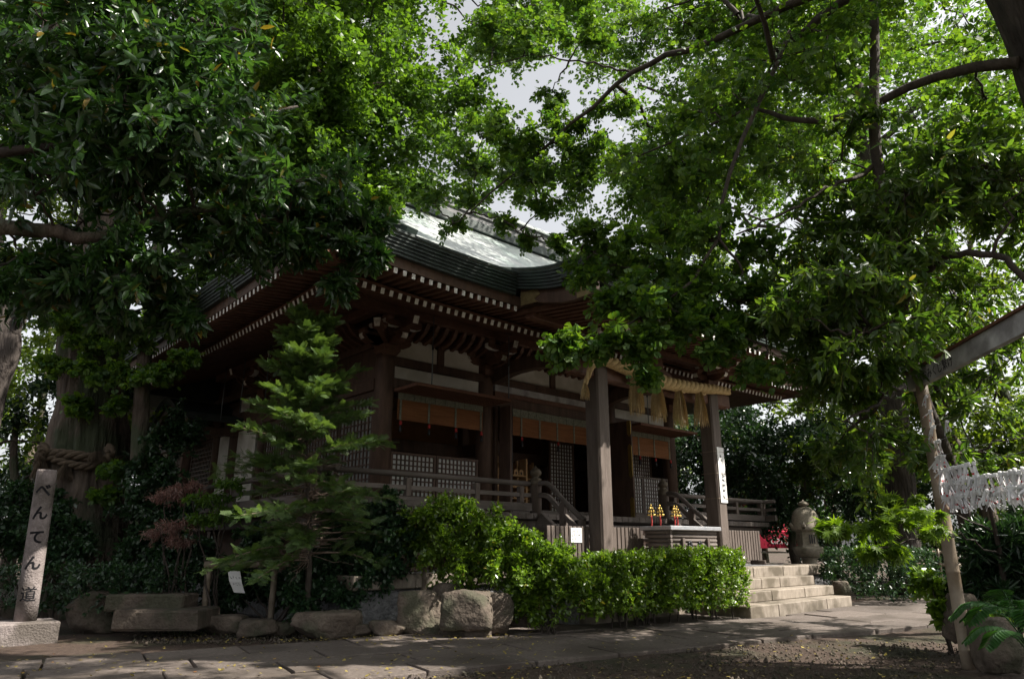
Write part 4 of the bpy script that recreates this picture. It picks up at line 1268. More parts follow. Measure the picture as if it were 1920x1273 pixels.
m = MB(); m.lathe([(.08, 2.131), (.07, 2.15), (.13, 2.17), (.14, 2.21), (.10, 2.25), (.03, 2.28), (.01, 2.31)], (lx, ly, 0), 16); m.build('finial', 'lantern_stone', lant)

# red festival stall far behind
sp = at(1470, 1022, 30.0)
st = thing('stall', 'red awning stall with white letters far behind the stone lantern', 'stall', (sp[0], sp[1], 0))
def stall():
    c = np.array([sp[0], sp[1], 0]); r = RH; f = FH
    def q(a, b, z): return c + r * a + f * b + np.array([0, 0, z])
    m = MB(); m.hexa([q(-1.4, 0, 1.05), q(.75, 0, 1.05), q(.75, 1.6, 1.8), q(-1.4, 1.6, 1.8), q(-1.4, 0, 1.7), q(.75, 0, 1.7), q(.75, 1.6, 2.2), q(-1.4, 1.6, 2.2)]); aw = m.build('awning', 'banner', st)
    m = MB(); m.hexa([q(-1.3, .05, .85), q(.7, .05, .85), q(.7, 1.3, .85), q(-1.3, 1.3, .85), q(-1.3, .05, .92), q(.7, .05, .92), q(.7, 1.3, .92), q(-1.3, 1.3, .92)]); m.build('counter', 'plaster', st)
    for a in (-1.3, .65):
        m = MB(); m.tube([q(a, .1, -.05), q(a, .1, .5), q(a, .1, 1.06)], .03, 6); m.build('post', 'rod_metal', st)
    txt('dango', aw, q(-.55, -.02, 1.22), r, UZ, .45, 'white_letter')
def txt(s, parent, org, ux, uz, size, mt, bend=None, name='lettering', th=.003, bold=0):
    cu = bpy.data.curves.new('t', 'FONT'); cu.body = s; cu.size = size; cu.extrude = th; cu.offset = bold; cu.align_x = 'LEFT'
    o = bpy.data.objects.new('t', cu); COL.objects.link(o)
    bpy.context.view_layer.update()
    dg = bpy.context.evaluated_depsgraph_get()
    me = bpy.data.meshes.new_from_object(o.evaluated_get(dg))
    if bend is not None:                     # fine enough to wrap round the shaft
        import bmesh
        bm = bmesh.new(); bm.from_mesh(me); bmesh.ops.triangulate(bm, faces=bm.faces[:]); bmesh.ops.subdivide_edges(bm, edges=bm.edges[:], cuts=3, use_grid_fill=True); bm.to_mesh(me); bm.free()
    V = np.array([v.co for v in me.vertices]); F = [tuple(p.vertices) for p in me.polygons]
    bpy.data.objects.remove(o); bpy.data.curves.remove(cu); bpy.data.meshes.remove(me)
    nrm = np.cross(ux, uz)
    if bend is not None: P = bend(V)
    else: P = np.array(org) + V[:, :1] * np.array(ux) + V[:, 1:2] * np.array(uz) + V[:, 2:] * nrm
    m = MB(); m.add(P, F); return m.build(name, mt, parent)
stall()

# ------------------------------------------------------------------ stone marker, rocks, low fences
pc = at(50, 1153, 9.8)
pil = thing('stone_marker', 'round granite waymarker post with carved Japanese characters on a square base', 'stone marker', (pc[0], pc[1], -.05))
m = MB(); m.cbox(pc[0] - .42, pc[0] + .34, pc[1] - .34, pc[1] + .30, -.08, .21, .02); m.build('base_block', 'marker_stone', pil)
PR = .124
lean = np.array([-.03, .01])
m = MB(); m.lathe([(PR * 1.05, .212), (PR * 1.03, .6), (PR, 1.4), (PR * .98, 2.12), (PR * .90, 2.15)], (0, 0, 0), 28)
m.v = [(pc[0] + x + lean[0] * z, pc[1] + y + lean[1] * z, z) for x, y, z in m.v]
shaft = m.build('shaft', 'marker_stone', pil)
fa = math.atan2(-FH[1], -FH[0]) + .50        # the inscription faces a little to the right of the viewer
for ch, z in zip('べんてん道', (1.80, 1.50, 1.19, .86, .47)):
    def bend(V, z=z):
        s = V[:, 0] - V[:, 0].mean(); an = fa + s / PR
        zz = z + V[:, 1]
        r = PR * np.interp(zz, (.212, .6, 1.4, 2.12), (1.05, 1.03, 1.0, .98)) * 1.014
        return np.stack([pc[0] + np.cos(an) * r + lean[0] * zz, pc[1] + np.sin(an) * r + lean[1] * zz, zz], 1)
    txt(ch, shaft, None, RH, UZ, .195, 'ink', bend, 'carved_character', .002, .0055 if ch != '道' else .002)

def rock(name, label, x0, y0, x1, y1, seed, flat=.75, D=None, depth=None, cat='rock', group=None, mt='rock', smooth=7, sink=.1):
    """from its outline box in the survey: x0,y0 top-left, x1,y1 bottom-right"""
    g_ = ground((x0 + x1) / 2, y1) if D is None else at((x0 + x1) / 2, y1, D)
    d = g_ @ FH
    w = (x1 - x0) * d / 1312; h = (y1 - y0) * d / 1312 * 1.02
    dp = depth or w * .7
    r = np.random.default_rng(seed)
    import bmesh
    bm = bmesh.new(); bmesh.ops.create_icosphere(bm, subdivisions=4, radius=1)
    nr = unit(r.normal(0, 1, (smooth + 4, 3))); dd = r.uniform(.72, 1.0, smooth + 4)
    nr = np.vstack([nr, [[0, 0, 1], [0, 0, -1], [1, 0, 0], [-1, 0, 0], [0, 1, 0], [0, -1, 0]]]); dd = np.concatenate([dd, [flat, .9, .9, .9, .9, .9]])
    V = np.array([v.co for v in bm.verts]); F = [tuple(v.index for v in f.verts) for f in bm.faces]; bm.free()
    den = np.maximum(V @ nr.T, 1e-3) / dd
    rad = 1 / (np.sum(den ** 26, 1) ** (1 / 26))
    V = V * rad[:, None]
    nz = np.array([noise.noise(Vector(v * 2.3) + Vector((seed * 3.1, 0, 0))) * .06 + noise.noise(Vector(v * 6) + Vector((seed, 5, 0))) * .035 + noise.noise(Vector(v * 14) + Vector((seed, 9, 0))) * .014 for v in V])
    V = V * (1 + nz)[:, None]
    lo, hi = V.min(0), V.max(0)
    V = (V - lo) / (hi - lo)
    c = g_ + FH * dp * .35
    Pt = c + np.outer(V[:, 0] - .5, RH) * w + np.outer(V[:, 1] - .5, FH) * dp + np.outer(V[:, 2] * (1 + sink) - sink, UZ) * h
    Pt[:, 2] -= .03
    m = MB(); m.add(Pt, F, 0, True)
    o = m.build(name, mt, None)
    return tag(o, label, cat, group)
rock('boulder', 'rounded mossy boulder beside the base of the stone marker', 108, 1114, 210, 1180, 3, .9)
rock('boulder', 'small round stone half hidden behind the stone marker', -6, 1124, 30, 1154, 4, .9, D=11)
rock('boulder', 'broad low dark boulder beneath the small conifer', 545, 1150, 662, 1192, 7, .8)
rock('rock', 'small reddish rock squeezed between two larger stones at the bed edge', 655, 1170, 694, 1189, 9, .8)
rock('rock', 'low rounded rock with mossy foot left of the upright block', 690, 1164, 757, 1191, 11, .85)
rock('boulder', 'upright squarish boulder with steep shaded side at the bed edge', 745, 1114, 828, 1188, 13, .95, smooth=4)
rock('boulder', 'pointed brown boulder standing behind the two big blocks', 798, 1096, 872, 1150, 15, .9, D=10.6)
rock('boulder', 'large blocky sunlit boulder dappled with leaf shadows by the bush', 826, 1110, 922, 1172, 18, .95, D=9.85, smooth=4)
rock('boulder', 'dark sloping rock leaning against the sunlit block', 895, 1116, 962, 1178, 21, .8, D=10.1)
rock('rock', 'flat pale rock lying in front of the sunlit block', 824, 1163, 919, 1192, 23, .7)
rock('rock', 'brown weathered stone under the leafy bush', 958, 1138, 1012, 1168, 25, .8, D=10.6)
for i, (a, b, c, d) in enumerate(((372, 1154, 452, 1184), (444, 1162, 514, 1189), (506, 1166, 552, 1186), (338, 1150, 380, 1180))):
    rock('edging_stone', ('flat edging stone beneath the left bamboo post', 'low edging stone next to the one under the bamboo post', 'smallest edging stone touching the broad dark boulder', 'thin edging stone against the end of the lower slab')[i], a, b, c, d, 31 + i, .6, group='edging stones below the bamboo rail')
rock('boulder', 'grey boulder among ferns at the foot of the bamboo post', 1850, 1165, 1935, 1235, 41, .85, D=7.4, sink=.3, mt='rock')
rock('boulder', 'second dark boulder tucked behind the fern fronds', 1790, 1120, 1850, 1200, 43, .85, D=8.3)
rock('rock', 'grey stone lying beside the end of the granite steps', 1565, 1090, 1600, 1120, 45, .8, D=15.5)
def stone_slab(label, x0, y0, x1, y1, D, dp, seed, name='stone_bench_slab'):
    a, b = at(x0, y1, D), at(x1, y1, D)
    L = np.linalg.norm(b - a); h = (y1 - y0) * D / 1312
    m = MB(); m.cbox(-L / 2, L / 2, -dp / 2, dp / 2, 0, h, .022)
    r = np.random.default_rng(seed); m.v = [(x + r.normal(0, .006), y + r.normal(0, .006), z + r.normal(0, .005)) for x, y, z in m.v]
    me = bpy.data.meshes.new(name); me.from_pydata(m.v, [], m.f); me.materials.append(M['rock'])
    c = (a + b) / 2 + FH * dp / 2
    return tag(place(name, me, c, None, (0, 0, YAW - math.pi / 2)), label, 'stone slab')
stone_slab('thick dressed stone slab lying on top of another slab by the boulder', 192, 1118, 342, 1146, 10.35, .5, 3)
stone_slab('lower stone slab resting on the ground beneath a second slab', 206, 1149, 368, 1182, 10.0, .75, 4)

# bamboo rail fence
bf = thing('bamboo_rail_fence', 'low bamboo pole rail on short posts along the planted bed', 'fence', tuple(at(590, 1150, 10.3) * np.array([1, 1, 0])))
def bamboo(m, p, q, r, nodes=.28):
    p, q = np.array(p, float), np.array(q, float); L = np.linalg.norm(q - p); n = max(1, int(L / nodes))
    pts, rad = [p], [r]
    for i in range(n):
        t = (i + .5) / n
        for dt, rr in ((-.010, r), (0, r * 1.09), (.010, r)):
            pts.append(p + (q - p) * (t + dt / L)); rad.append(rr)
    pts.append(q); rad.append(r * .97)
    m.tube(pts, rad, 10)
for a, b, zz in ((384, 508, 1058), (468, 812, 1057)):
    m = MB(); bamboo(m, at(a, zz, 10.8 if a < 400 else 10.82), at(b, zz - 0, 11.3 if a > 400 else 10.9), .05, .42); m.build('rail', 'bamboo_dark', bf)
for x in (392, 516, 660, 796):
    t = at(x, 1064, 10.86 + .0012 * (x - 392)); m = MB(); bamboo(m, (t[0], t[1], -.08), (t[0], t[1], t[2]), .045, .3); m.build('post', 'bamboo_dark', bf)
for x in (420, 430, 502):
    t = at(x, 1058, 10.83); m = MB(); m.lathe([(.056, -.012), (.058, 0), (.056, .012)], (0, 0, 0), 10)
    m.v = [tuple(t + RH * z + FH * (x_) + UZ * y_) for x_, y_, z in m.v]; m.build('cord_tie', 'iron', bf)
nt = thing('hanging_notice', 'crumpled paper notice with two printed lines hanging below the bamboo rail', 'notice', tuple(at(440, 1100, 10.7)))
o0 = at(427, 1069, 10.7); ux = unit(RH * 1 + UZ * -.06); uz = unit(UZ - RH * .28)
m = MB(); qq = lambda a, b: o0 + ux * a - uz * b
m.add([qq(0, 0), qq(.18, 0), qq(.19, .15) - FH * .03, qq(.20, .31), qq(.04, .31), qq(.01, .15) - FH * .03], [(0, 5, 2, 1), (5, 4, 3, 2)])
V0 = m.v[:]; m.add([np.array(v) + FH * .002 for v in V0], [(1, 2, 5, 0), (2, 3, 4, 5)]); m.build('sheet', 'paper', nt)
marks(nt, o0 - FH * .034, ux, uz, ((-.10, .03, .17), (-.19, .05, .18)), .2, .035)

# far bamboo fence on the right
bg_f = thing('bamboo_fence', 'pale bamboo picket fence far back beside the round bush', 'fence', tuple(at(1745, 1090, 17.5) * np.array([1, 1, 0])))
for z in (1.0, .72, .32):
    m = MB(); a, b = at(1700, 1050, 17.5), at(1800, 1050, 17.0); a[2] = b[2] = z; bamboo(m, a, b, .035, .4); m.build('rail', 'bamboo', bg_f)
for i, x in enumerate(np.linspace(1704, 1796, 9)):
    a = at(x, 1050, 17.42 - .05 * i); m = MB(); bamboo(m, (a[0], a[1], -.06), (a[0], a[1], 1.08), .026, .3); m.build('picket', 'bamboo', bg_f)

# ------------------------------------------------------------------ paper fortune rack
fp = np.array([8.77, 2.70]); fd = -(FH[:2] * math.cos(R_(7.5)) + RH[:2] * math.sin(R_(7.5)))
fr = thing('fortune_rack', 'bamboo post frame with grey lettered beam strung with wires of tied papers', 'fortune rack', (fp[0], fp[1], -.05))
FL = 2.7
def fq(s, z, off=0): 
    p = fp + fd * s + np.array([-fd[1], fd[0]]) * off
    return np.array([p[0], p[1], z])
post_lean = np.array([.10, .03])
for s in (0, FL):
    m = MB(); a = fq(s, -.08); b = fq(s, 3.0); 
    if s == 0: b[:2] += post_lean
    bamboo(m, a, b, .068 if s == 0 else .06, .36); m.build('post', 'bamboo', fr)
m = MB(); a, b = fq(-.28, 3.02), fq(FL + .3, 3.02); a[:2] += post_lean; b[:2] += post_lean; m.beam(a, b, .07, .19); bm_ = m.build('beam', 'post_wood', fr)
m = MB(); m.beam(a + (0, 0, .11), b + (0, 0, .11), .13, .025); m.build('cover_board', 'shutter', fr)
side = np.cross(np.array([fd[0], fd[1], 0]), UZ)
if side @ (-np.append(fp, 0)) < 0: side = -side
pw = a + side * .036
uxb = np.array([fd[0], fd[1], 0])
txt('おみくじ繋け', bm_, pw + side * .001 + uxb * .42 + np.array([0, 0, -.055]), uxb, UZ, .125, 'ink', None, 'lettering', .0008)
zs = (2.80, 2.62, 2.44, 2.27, 2.10, 1.95, 1.80, 1.66)
for z in zs:
    m = MB(); m.tube([fq(0, z, .0) + np.append(post_lean * z / 3, 0), fq(FL / 2, z - .015), fq(FL, z)], .0025, 4); m.build('wire', 'rod_metal', fr)
slips = []
for sd_ in range(5):
    r = np.random.default_rng(90 + sd_)
    m = MB()
    m.cbox(-.012, .012, -.012, .012, -.016, .014, .004)
    for k in range(4 if sd_ % 2 else 3):
        a = (-.42 + .27 * k) + r.normal(0, .16); L = r.uniform(.085, .14); yo = r.normal(0, .008); w = r.uniform(.0065, .011)
        for (t0, t1, mi) in ((0, .55, 0), (.55, .68, 1 if (k + sd_) % 3 == 0 else 0), (.68, 1, 0)):
            p = np.array([math.sin(a) * L * t0, yo - .004 * k + .012 * t0, -.01 - math.cos(a) * L * t0]); q = np.array([math.sin(a) * L * t1, yo - .004 * k + .012 * t1, -.01 - math.cos(a) * L * t1])
            e = np.array([math.cos(a), r.normal(0, .2), math.sin(a)]) * w
            m.add([p - e, p + e, q + e, q - e], [(0, 1, 2, 3)], mi); m.add([p - e + (0, .0012, 0), p + e + (0, .0012, 0), q + e + (0, .0012, 0), q - e + (0, .0012, 0)], [(3, 2, 1, 0)], mi)
    me = bpy.data.meshes.new('paper_slip'); me.from_pydata(m.v, [], m.f); me.materials.append(M['paper_slip']); me.materials.append(M['red_print'])
    me.polygons.foreach_set('material_index', m.m); slips.append(me)
fyaw = math.atan2(fd[1], fd[0])
def slip(s, z, pulled=0):
    p = fq(s, z) + np.append(post_lean * max(0, 1 - s / 1.3) * z / 3, 0)
    o = place('paper_slip', slips[rs.integers(0, 5)], p, None, (rs.normal(0, .3), rs.normal(0, .22), fyaw + rs.normal(0, .6)), (1.3, 1.3, rs.uniform(1.0, 1.5)))
    tag(o, 'white paper fortune slip tied to the wires of the rack', 'paper slip', 'paper fortunes tied along the wires')
for z, s0, s1, stp in ((1.66, .06, 1.75, .037), (1.80, .05, 1.75, .037), (1.95, .05, .75, .038)):
    for s in np.arange(s0, s1, stp): slip(s + rs.normal(0, .008), z - .012 + rs.normal(0, .007))
for s, z in ((.08, 2.80), (.10, 2.62), (.13, 2.62), (.09, 2.44), (.14, 2.44), (.10, 2.27), (.15, 2.27), (.2, 2.27), (.45, 2.44), (.07, 2.10), (.11, 2.10), (.15, 2.10), (.2, 2.10), (.25, 2.10), (.85, 1.95)): slip(s, z - .012)
# ------------------------------------------------------------------ shrubs and small trees
def shoots(fo, pts, dirs, n_leaf, L, size, droop=.1, spread=.6, flat=.6):
    rng = fo.rng
    for i in range(n_leaf):
        t = (i + .5) / n_leaf
        p = pts + dirs * (L * t)[:, None] if not np.isscalar(L) else pts + dirs * L * t
        p = p + rng.normal(0, size * .12, p.shape)
        d = unit(dirs * .5 + rng.normal(0, spread, p.shape) + np.array([0, 0, -droop]))
        fo.p.append(p); fo.d.append(d); fo.n.append(unit(dirs * .8 + np.array([0, 0, flat]) + rng.normal(0, .45, p.shape))); fo.sz.append(size * rng.uniform(.6, 1.2, len(p)))

def shell_shrub(name, label, boxes, n, leaf, size, seed, tmpl=T_OVAL, stems=None, cat='shrub', group=None, n_leaf=10, L=.13):
    """boxes: (x0,x1,y0,y1,z0,z1) rounded volumes; shoots stand on and inside their surface"""
    b0 = boxes[0]
    base = ((b0[0] + b0[1]) / 2, (b0[2] + b0[3]) / 2, -.05)
    root = thing(name, label, cat, base, group)
    fo = Fol(seed); rng = fo.rng
    for (x0, x1, y0, y1, z0, z1) in boxes:
        vol = (x1 - x0) * (y1 - y0) * (z1 - z0)
        k = n // len(boxes)
        u = rng.uniform(-1, 1, (k, 3))
        ax = rng.integers(0, 3, k); sg = np.where(rng.random(k) < .5, -1, 1)
        sh = rng.random(k) < .8
        ar = np.arange(k)
        u[ar[sh], ax[sh]] = sg[sh] * rng.uniform(.80, 1.0, sh.sum())
        nrm4 = (np.sum(np.abs(u) ** 6, 1) ** (1 / 6))
        u = np.where(nrm4[:, None] > 1, u / nrm4[:, None], u)
        c = np.array([(x0 + x1) / 2, (y0 + y1) / 2, (z0 + z1) / 2]); h = np.array([x1 - x0, y1 - y0, z1 - z0]) / 2
        wob = np.array([noise.noise(Vector(v * 2.4) + Vector((seed, 0, 0))) for v in u])
        p = c + u * h * (1 + .12 * wob)[:, None] + rng.normal(0, .02, (k, 3))
        keep = (p[:, 2] > z0) & ~((p[:, 2] < z0 + .35 * (z1 - z0)) & (rng.random(k) < .55))
        p, u = p[keep], u[keep]
        d = unit(u * .7 + np.array([0, 0, .8]) + rng.normal(0, .35, u.shape))
        shoots(fo, p, d, n_leaf, L, size)
    if stems:
        m = MB()
        for (x, y, zt) in stems:
            q = smooth_line([(x, y, -.08), (x + rng.normal(0, .04), y + rng.normal(0, .04), zt * .5), (x + rng.normal(0, .12), y + rng.normal(0, .1), zt)], 8)
            m.tube(q, np.linspace(.016, .007, len(q)), 6, cap=False)
            for k in range(2):
                a = q[rng.integers(3, 6)]
                b = a + np.array([rng.normal(0, .18), rng.normal(0, .15), rng.uniform(.2, .4)])
                m.tube(bezier_pts(a, b, .05, rng, 5), np.linspace(.009, .004, 5), 5, cap=False)
        tag(m.build('stems', 'bark_thin', root, origin=WL[root.name]), kind='stuff')
    fo.build('foliage', tmpl, leaf, root)
    return root
rr_ = np.random.default_rng(77)
shell_shrub('clipped_hedge', 'clipped bright green sunlit hedge in front of the granite platform', [(8.15, 9.3, 6.75, 7.5, .22, .93), (9.2, 10.3, 6.65, 7.42, .22, .96), (10.2, 11.15, 6.55, 7.4, .20, .98)], 6300, 'leaf_hedge', .064, 1,
            stems=[(x, 7.08 + rr_.normal(0, .12) - .15 * (x - 9.6) / 1.5, .75) for x in np.sort(rr_.uniform(8.15, 11.05, 22))], n_leaf=9, L=.14, cat='hedge')
def pad_shrub(name, label, pads, kw, leaf, tmpl, seed, stem_base, cat='shrub', group=None, bark='bark_thin', twig='twig', nst=4):
    root = thing(name, label, cat, (stem_base[0], stem_base[1], -.05), group)
    fo = Fol(seed); m = MB()
    for i, (c, R) in enumerate(pads):
        c = np.array(c)
        st = np.array([stem_base[0] + .12 * math.cos(i * 2.4), stem_base[1] + .12 * math.sin(i * 2.4), -.08])
        q = bezier_pts(st, c, .10, fo.rng, 9, .1)
        m.tube(q, np.linspace(.020, .006, 9), 6, cap=False)
        fo.pad(c, R, **kw)
    tag(m.build('stems', bark, root, origin=WL[root.name]), kind='stuff')
    fo.build('foliage', tmpl, leaf, root, twig)
    return root
KWB = dict(tw=16, sub=4, cl=6, k=5, size=.075, droop=.15, flat=.7, spread=.7, sq=.8, jit=.03, tr=.006)
P_ = lambda L: [(at(x, y, D), R) for x, y, D, R in L]
pad_shrub('leafy_bush', 'tall loose glossy bush lit by the sun behind the boulders', P_([(800, 985, 10.9, .38), (850, 965, 11, .36), (830, 1030, 10.8, .36), (780, 1010, 11.2, .34), (890, 1000, 10.8, .38), (880, 1060, 10.7, .36), (930, 990, 10.9, .36), (965, 1010, 10.7, .34), (930, 1050, 10.6, .36)]), KWB, 'leaf_hedge', T_OVAL, 11, at(880, 1150, 10.9))
pad_shrub('leafy_bush', 'wide sprawling glossy bush joining the left end of the clipped hedge', P_([(985, 1050, 10.5, .36), (1030, 1040, 10.5, .34), (1020, 1090, 10.4, .36), (1070, 1075, 10.4, .32), (1060, 1120, 10.3, .32), (970, 1100, 10.5, .34), (1110, 1105, 10.5, .30), (1000, 1130, 10.4, .28)]), KWB, 'leaf_hedge', T_OVAL, 12, at(1030, 1165, 10.45))
KWD = dict(tw=14, sub=4, cl=6, k=5, size=.085, droop=.25, flat=.7, spread=.7, sq=.8, jit=.03, tr=.006)
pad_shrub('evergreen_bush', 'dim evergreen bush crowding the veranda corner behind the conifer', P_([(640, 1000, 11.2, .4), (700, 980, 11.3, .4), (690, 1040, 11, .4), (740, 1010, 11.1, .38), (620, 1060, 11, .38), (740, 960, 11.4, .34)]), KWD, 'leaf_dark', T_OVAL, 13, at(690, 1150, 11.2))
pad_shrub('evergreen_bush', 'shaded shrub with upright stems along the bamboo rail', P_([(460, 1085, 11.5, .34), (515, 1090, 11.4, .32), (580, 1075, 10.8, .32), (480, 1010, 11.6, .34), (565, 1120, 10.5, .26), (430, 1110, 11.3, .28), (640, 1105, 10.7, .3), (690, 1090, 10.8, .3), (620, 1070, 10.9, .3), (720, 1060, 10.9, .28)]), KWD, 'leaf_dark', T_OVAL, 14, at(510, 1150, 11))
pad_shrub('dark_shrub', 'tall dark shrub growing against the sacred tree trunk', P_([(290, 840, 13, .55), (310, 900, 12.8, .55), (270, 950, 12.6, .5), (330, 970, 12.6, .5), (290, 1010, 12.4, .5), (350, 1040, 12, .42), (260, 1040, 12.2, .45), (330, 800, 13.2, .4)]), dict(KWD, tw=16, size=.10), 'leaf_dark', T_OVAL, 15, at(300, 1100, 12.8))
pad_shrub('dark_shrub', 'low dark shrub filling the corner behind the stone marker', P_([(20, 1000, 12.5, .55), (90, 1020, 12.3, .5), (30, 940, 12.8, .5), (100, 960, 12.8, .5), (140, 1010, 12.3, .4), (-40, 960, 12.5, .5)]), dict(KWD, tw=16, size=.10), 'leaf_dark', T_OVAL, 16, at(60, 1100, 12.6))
gl = [at(x, y, D) for x, y, D in ((60, 1075, 10.9), (215, 1080, 11), (280, 1075, 11.2), (345, 1090, 11.2))]
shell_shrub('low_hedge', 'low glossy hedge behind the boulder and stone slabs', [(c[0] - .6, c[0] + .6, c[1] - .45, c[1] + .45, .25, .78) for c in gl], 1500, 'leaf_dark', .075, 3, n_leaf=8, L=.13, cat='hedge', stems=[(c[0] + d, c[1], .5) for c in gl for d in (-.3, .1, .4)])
rb = at(1655, 1090, 16.3)
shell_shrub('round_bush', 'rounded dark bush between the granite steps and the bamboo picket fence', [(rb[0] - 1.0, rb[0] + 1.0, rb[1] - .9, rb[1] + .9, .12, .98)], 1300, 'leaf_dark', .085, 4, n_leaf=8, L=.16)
# red-leaved maple sapling
pad_shrub('red_maple', 'small purple red lace-leaf maple sapling by the dark shrub', P_([(345, 918, 10.9, .26), (310, 930, 11, .22), (300, 995, 10.8, .26), (335, 985, 10.7, .26), (340, 1015, 10.7, .18), (365, 915, 10.9, .2)]), dict(tw=10, sub=3, cl=5, k=3, size=.07, droop=.3, flat=1.0, spread=.6, sq=.22, jit=.02, tr=.004), 'leaf_red', (T_LONG[0] * np.array([1, .6, 1]), T_LONG[1]), 17, at(330, 1130, 10.9), cat='maple', twig='twig_pale')
pad_shrub('sapling', 'thin young sapling with yellow green tips beside the bamboo post', P_([(395, 930, 10.8, .30), (420, 960, 10.8, .28), (370, 975, 10.8, .22), (430, 905, 10.9, .24)]), dict(tw=9, sub=3, cl=5, k=3, size=.08, droop=.3, flat=1.0, spread=.6, sq=.3, jit=.02, tr=.004), 'leaf_ginkgo', T_LONG, 18, at(398, 1130, 10.9), cat='sapling')

# conifer
def conifer():
    b = at(578, 1150, 10.5); b[2] = -.06
    root = thing('conifer', 'young conifer with flat feathery branches standing before the hall corner', 'conifer', tuple(b))
    fo = Fol(21); rng = fo.rng
    top = at(583, 596, 10.4)
    m = MB(); tp = smooth_line([b, b + (top - b) * .3 + np.array([.03, .02, 0]), b + (top - b) * .65 + np.array([-.05, .02, 0]), top], 24)
    m.tube(tp, np.linspace(.055, .008, len(tp)), 9, wob=.1); m.build('trunk', 'bark_thin', root, origin=WL[root.name])
    br = MB()
    H = top[2]
    z = .95
    while z < H - .12:
        f = (z - .9) / (H - .9)
        L = 1.08 * (1 - f) ** .66 + .15
        L *= rng.uniform(.6, 1.3)
        c = tp[np.abs(tp[:, 2] - z).argmin()].copy(); c[2] = z
        az = rng.uniform(0, 2 * math.pi)
        rise = -.12 + .75 * f
        d = np.array([math.cos(az), math.sin(az), rise]); d /= np.linalg.norm(d)
        q = smooth_line([c, c + d * L * .5 + (0, 0, .05 * L), c + d * L + (0, 0, .12 * L * f - .04)], 12)
        br.tube(q, np.linspace(.014 * (1.2 - f), .004, len(q)), 5, cap=False)
        t = np.gradient(q, axis=0); t = unit(t)
        start = 3 if f > .4 else 4
        for i in range(start, len(q)):
            for sgn in (-1, 1):
                sd2 = unit(np.cross(t[i], (0, 0, 1))) * sgn
                for kk in range(2):
                    dd = unit(t[i] * rng.uniform(.5, 1.1) + sd2 * rng.uniform(.5, 1.0) + np.array([0, 0, rng.normal(.12, .30)]))
                    LL = rng.uniform(.10, .19) * (1.15 - .35 * i / len(q))
                    p = q[i] + rng.normal(0, .015, 3)
                    for s_ in range(2):
                        pp = p + dd * LL * .55 * s_
                        fo.p.append(pp[None]); fo.d.append(unit(dd + rng.normal(0, .2, 3) + np.array([0, 0, -.06 * s_]))[None]); fo.n.append(unit(np.array([0, 0, 1.0]) + rng.normal(0, .6, 3))[None]); fo.sz.append(np.array([LL]))
        fo.p.append(q[-1:]); fo.d.append(t[-1:]); fo.n.append(np.array([[0, 0, 1.0]])); fo.sz.append(np.array([.22]))
        if f < .6:                           # bare inner twigs
            for k in range(3):
                dd = unit(np.array([math.cos(az + rng.normal(0, .8)), math.sin(az + rng.normal(0, .8)), rng.normal(-.1, .3)]))
                br.tube(bezier_pts(c, c + dd * rng.uniform(.3, .75), -.1, rng, 6, .3), np.linspace(.007, .002, 6), 4, cap=False)
        z += rng.uniform(.019, .040)
    tag(br.build('branches', 'twig_pale', root, origin=WL[root.name]), kind='stuff')
    fo.build('foliage', T_SPRAY, 'leaf_conifer', root)
conifer()

# ------------------------------------------------------------------ large trees
SKY = [(1005, 180, 98, 40), (930, 470, 190, 60)]
SUNLIT += [at(*q) for q in ((800, 960, 10.7), (860, 950, 10.8), (920, 985, 10.6), (1000, 1040, 10.3), (1060, 1060, 10.3), (600, 640, 10.2), (640, 720, 10.1), (690, 770, 10.1), (560, 700, 10.2), (870, 1125, 9.6), (790, 1120, 9.4), (1250, 540, 7.5), (1340, 540, 7.6), (1180, 640, 7.4), (1400, 600, 7.8), (1100, 640, 7.4), (1150, 1040, 11), (1350, 1040, 12), (70, 960, 9.6), (70, 1080, 9.6))]
KWG = dict(tw=13, sub=3, cl=6, k=6, size=.085, droop=.45, flat=1.0, spread=.7, sq=.40, jit=.035, tr=.008)
KWGF = dict(tw=13, sub=4, cl=6, k=5, size=.088, droop=.35, flat=.9, spread=.7, sq=.45, jit=.06, tr=.010, twig_every=2)
rng1 = np.random.default_rng(101)
# sacred ginkgo
B1 = at(178, 1010, 13.6); B1[2] = -.1
t1 = [B1, at(168, 850, 13.6), at(172, 640, 13.6), at(200, 420, 13.6), at(230, 200, 13.8), at(250, -100, 14), at(240, -500, 14)]
pads1 = px_pads(rng1, [(420, -60, 960, 120, 17, 12, 17, 1.4, 2.0), (520, 100, 900, 330, 18, 12.5, 16, 1.2, 1.7), (380, 200, 700, 420, 10, 12.5, 15, 1.0, 1.4), (0, -50, 420, 260, 10, 13, 17, 1.2, 1.7), (360, -60, 680, 320, 16, 11.5, 14, 1.2, 1.6), (640, 330, 760, 400, 3, 12.5, 13.5, .6, .75), (860, -80, 1080, 60, 4, 13, 16, 1.0, 1.2), (200, -500, 1100, -100, 14, 10, 18, 1.3, 1.8)], SKY)
pads1 += P_([(850, 200, 14, .9), (880, 290, 14, 1.2), (930, 60, 14, 1.1), (970, 320, 15, 1.0)])
l1 = [([at(200, 420, 13.6), at(330, 330, 13.4), at(480, 230, 13.5), at(640, 170, 13.8), at(800, 150, 14)], .22, .04),
      ([at(230, 200, 13.8), at(400, 90, 13.6), at(600, 30, 13.8), at(820, -10, 14)], .2, .04),
      ([at(180, 560, 13.6), at(280, 520, 13.3), at(380, 440, 13.2), at(470, 380, 13.2)], .22, .05),
      ([at(225, 100, 13.8), at(120, -20, 14), at(0, -80, 14)], .2, .05),
      ([at(250, -100, 14), at(520, -200, 14), at(850, -260, 14)], .2, .04)]
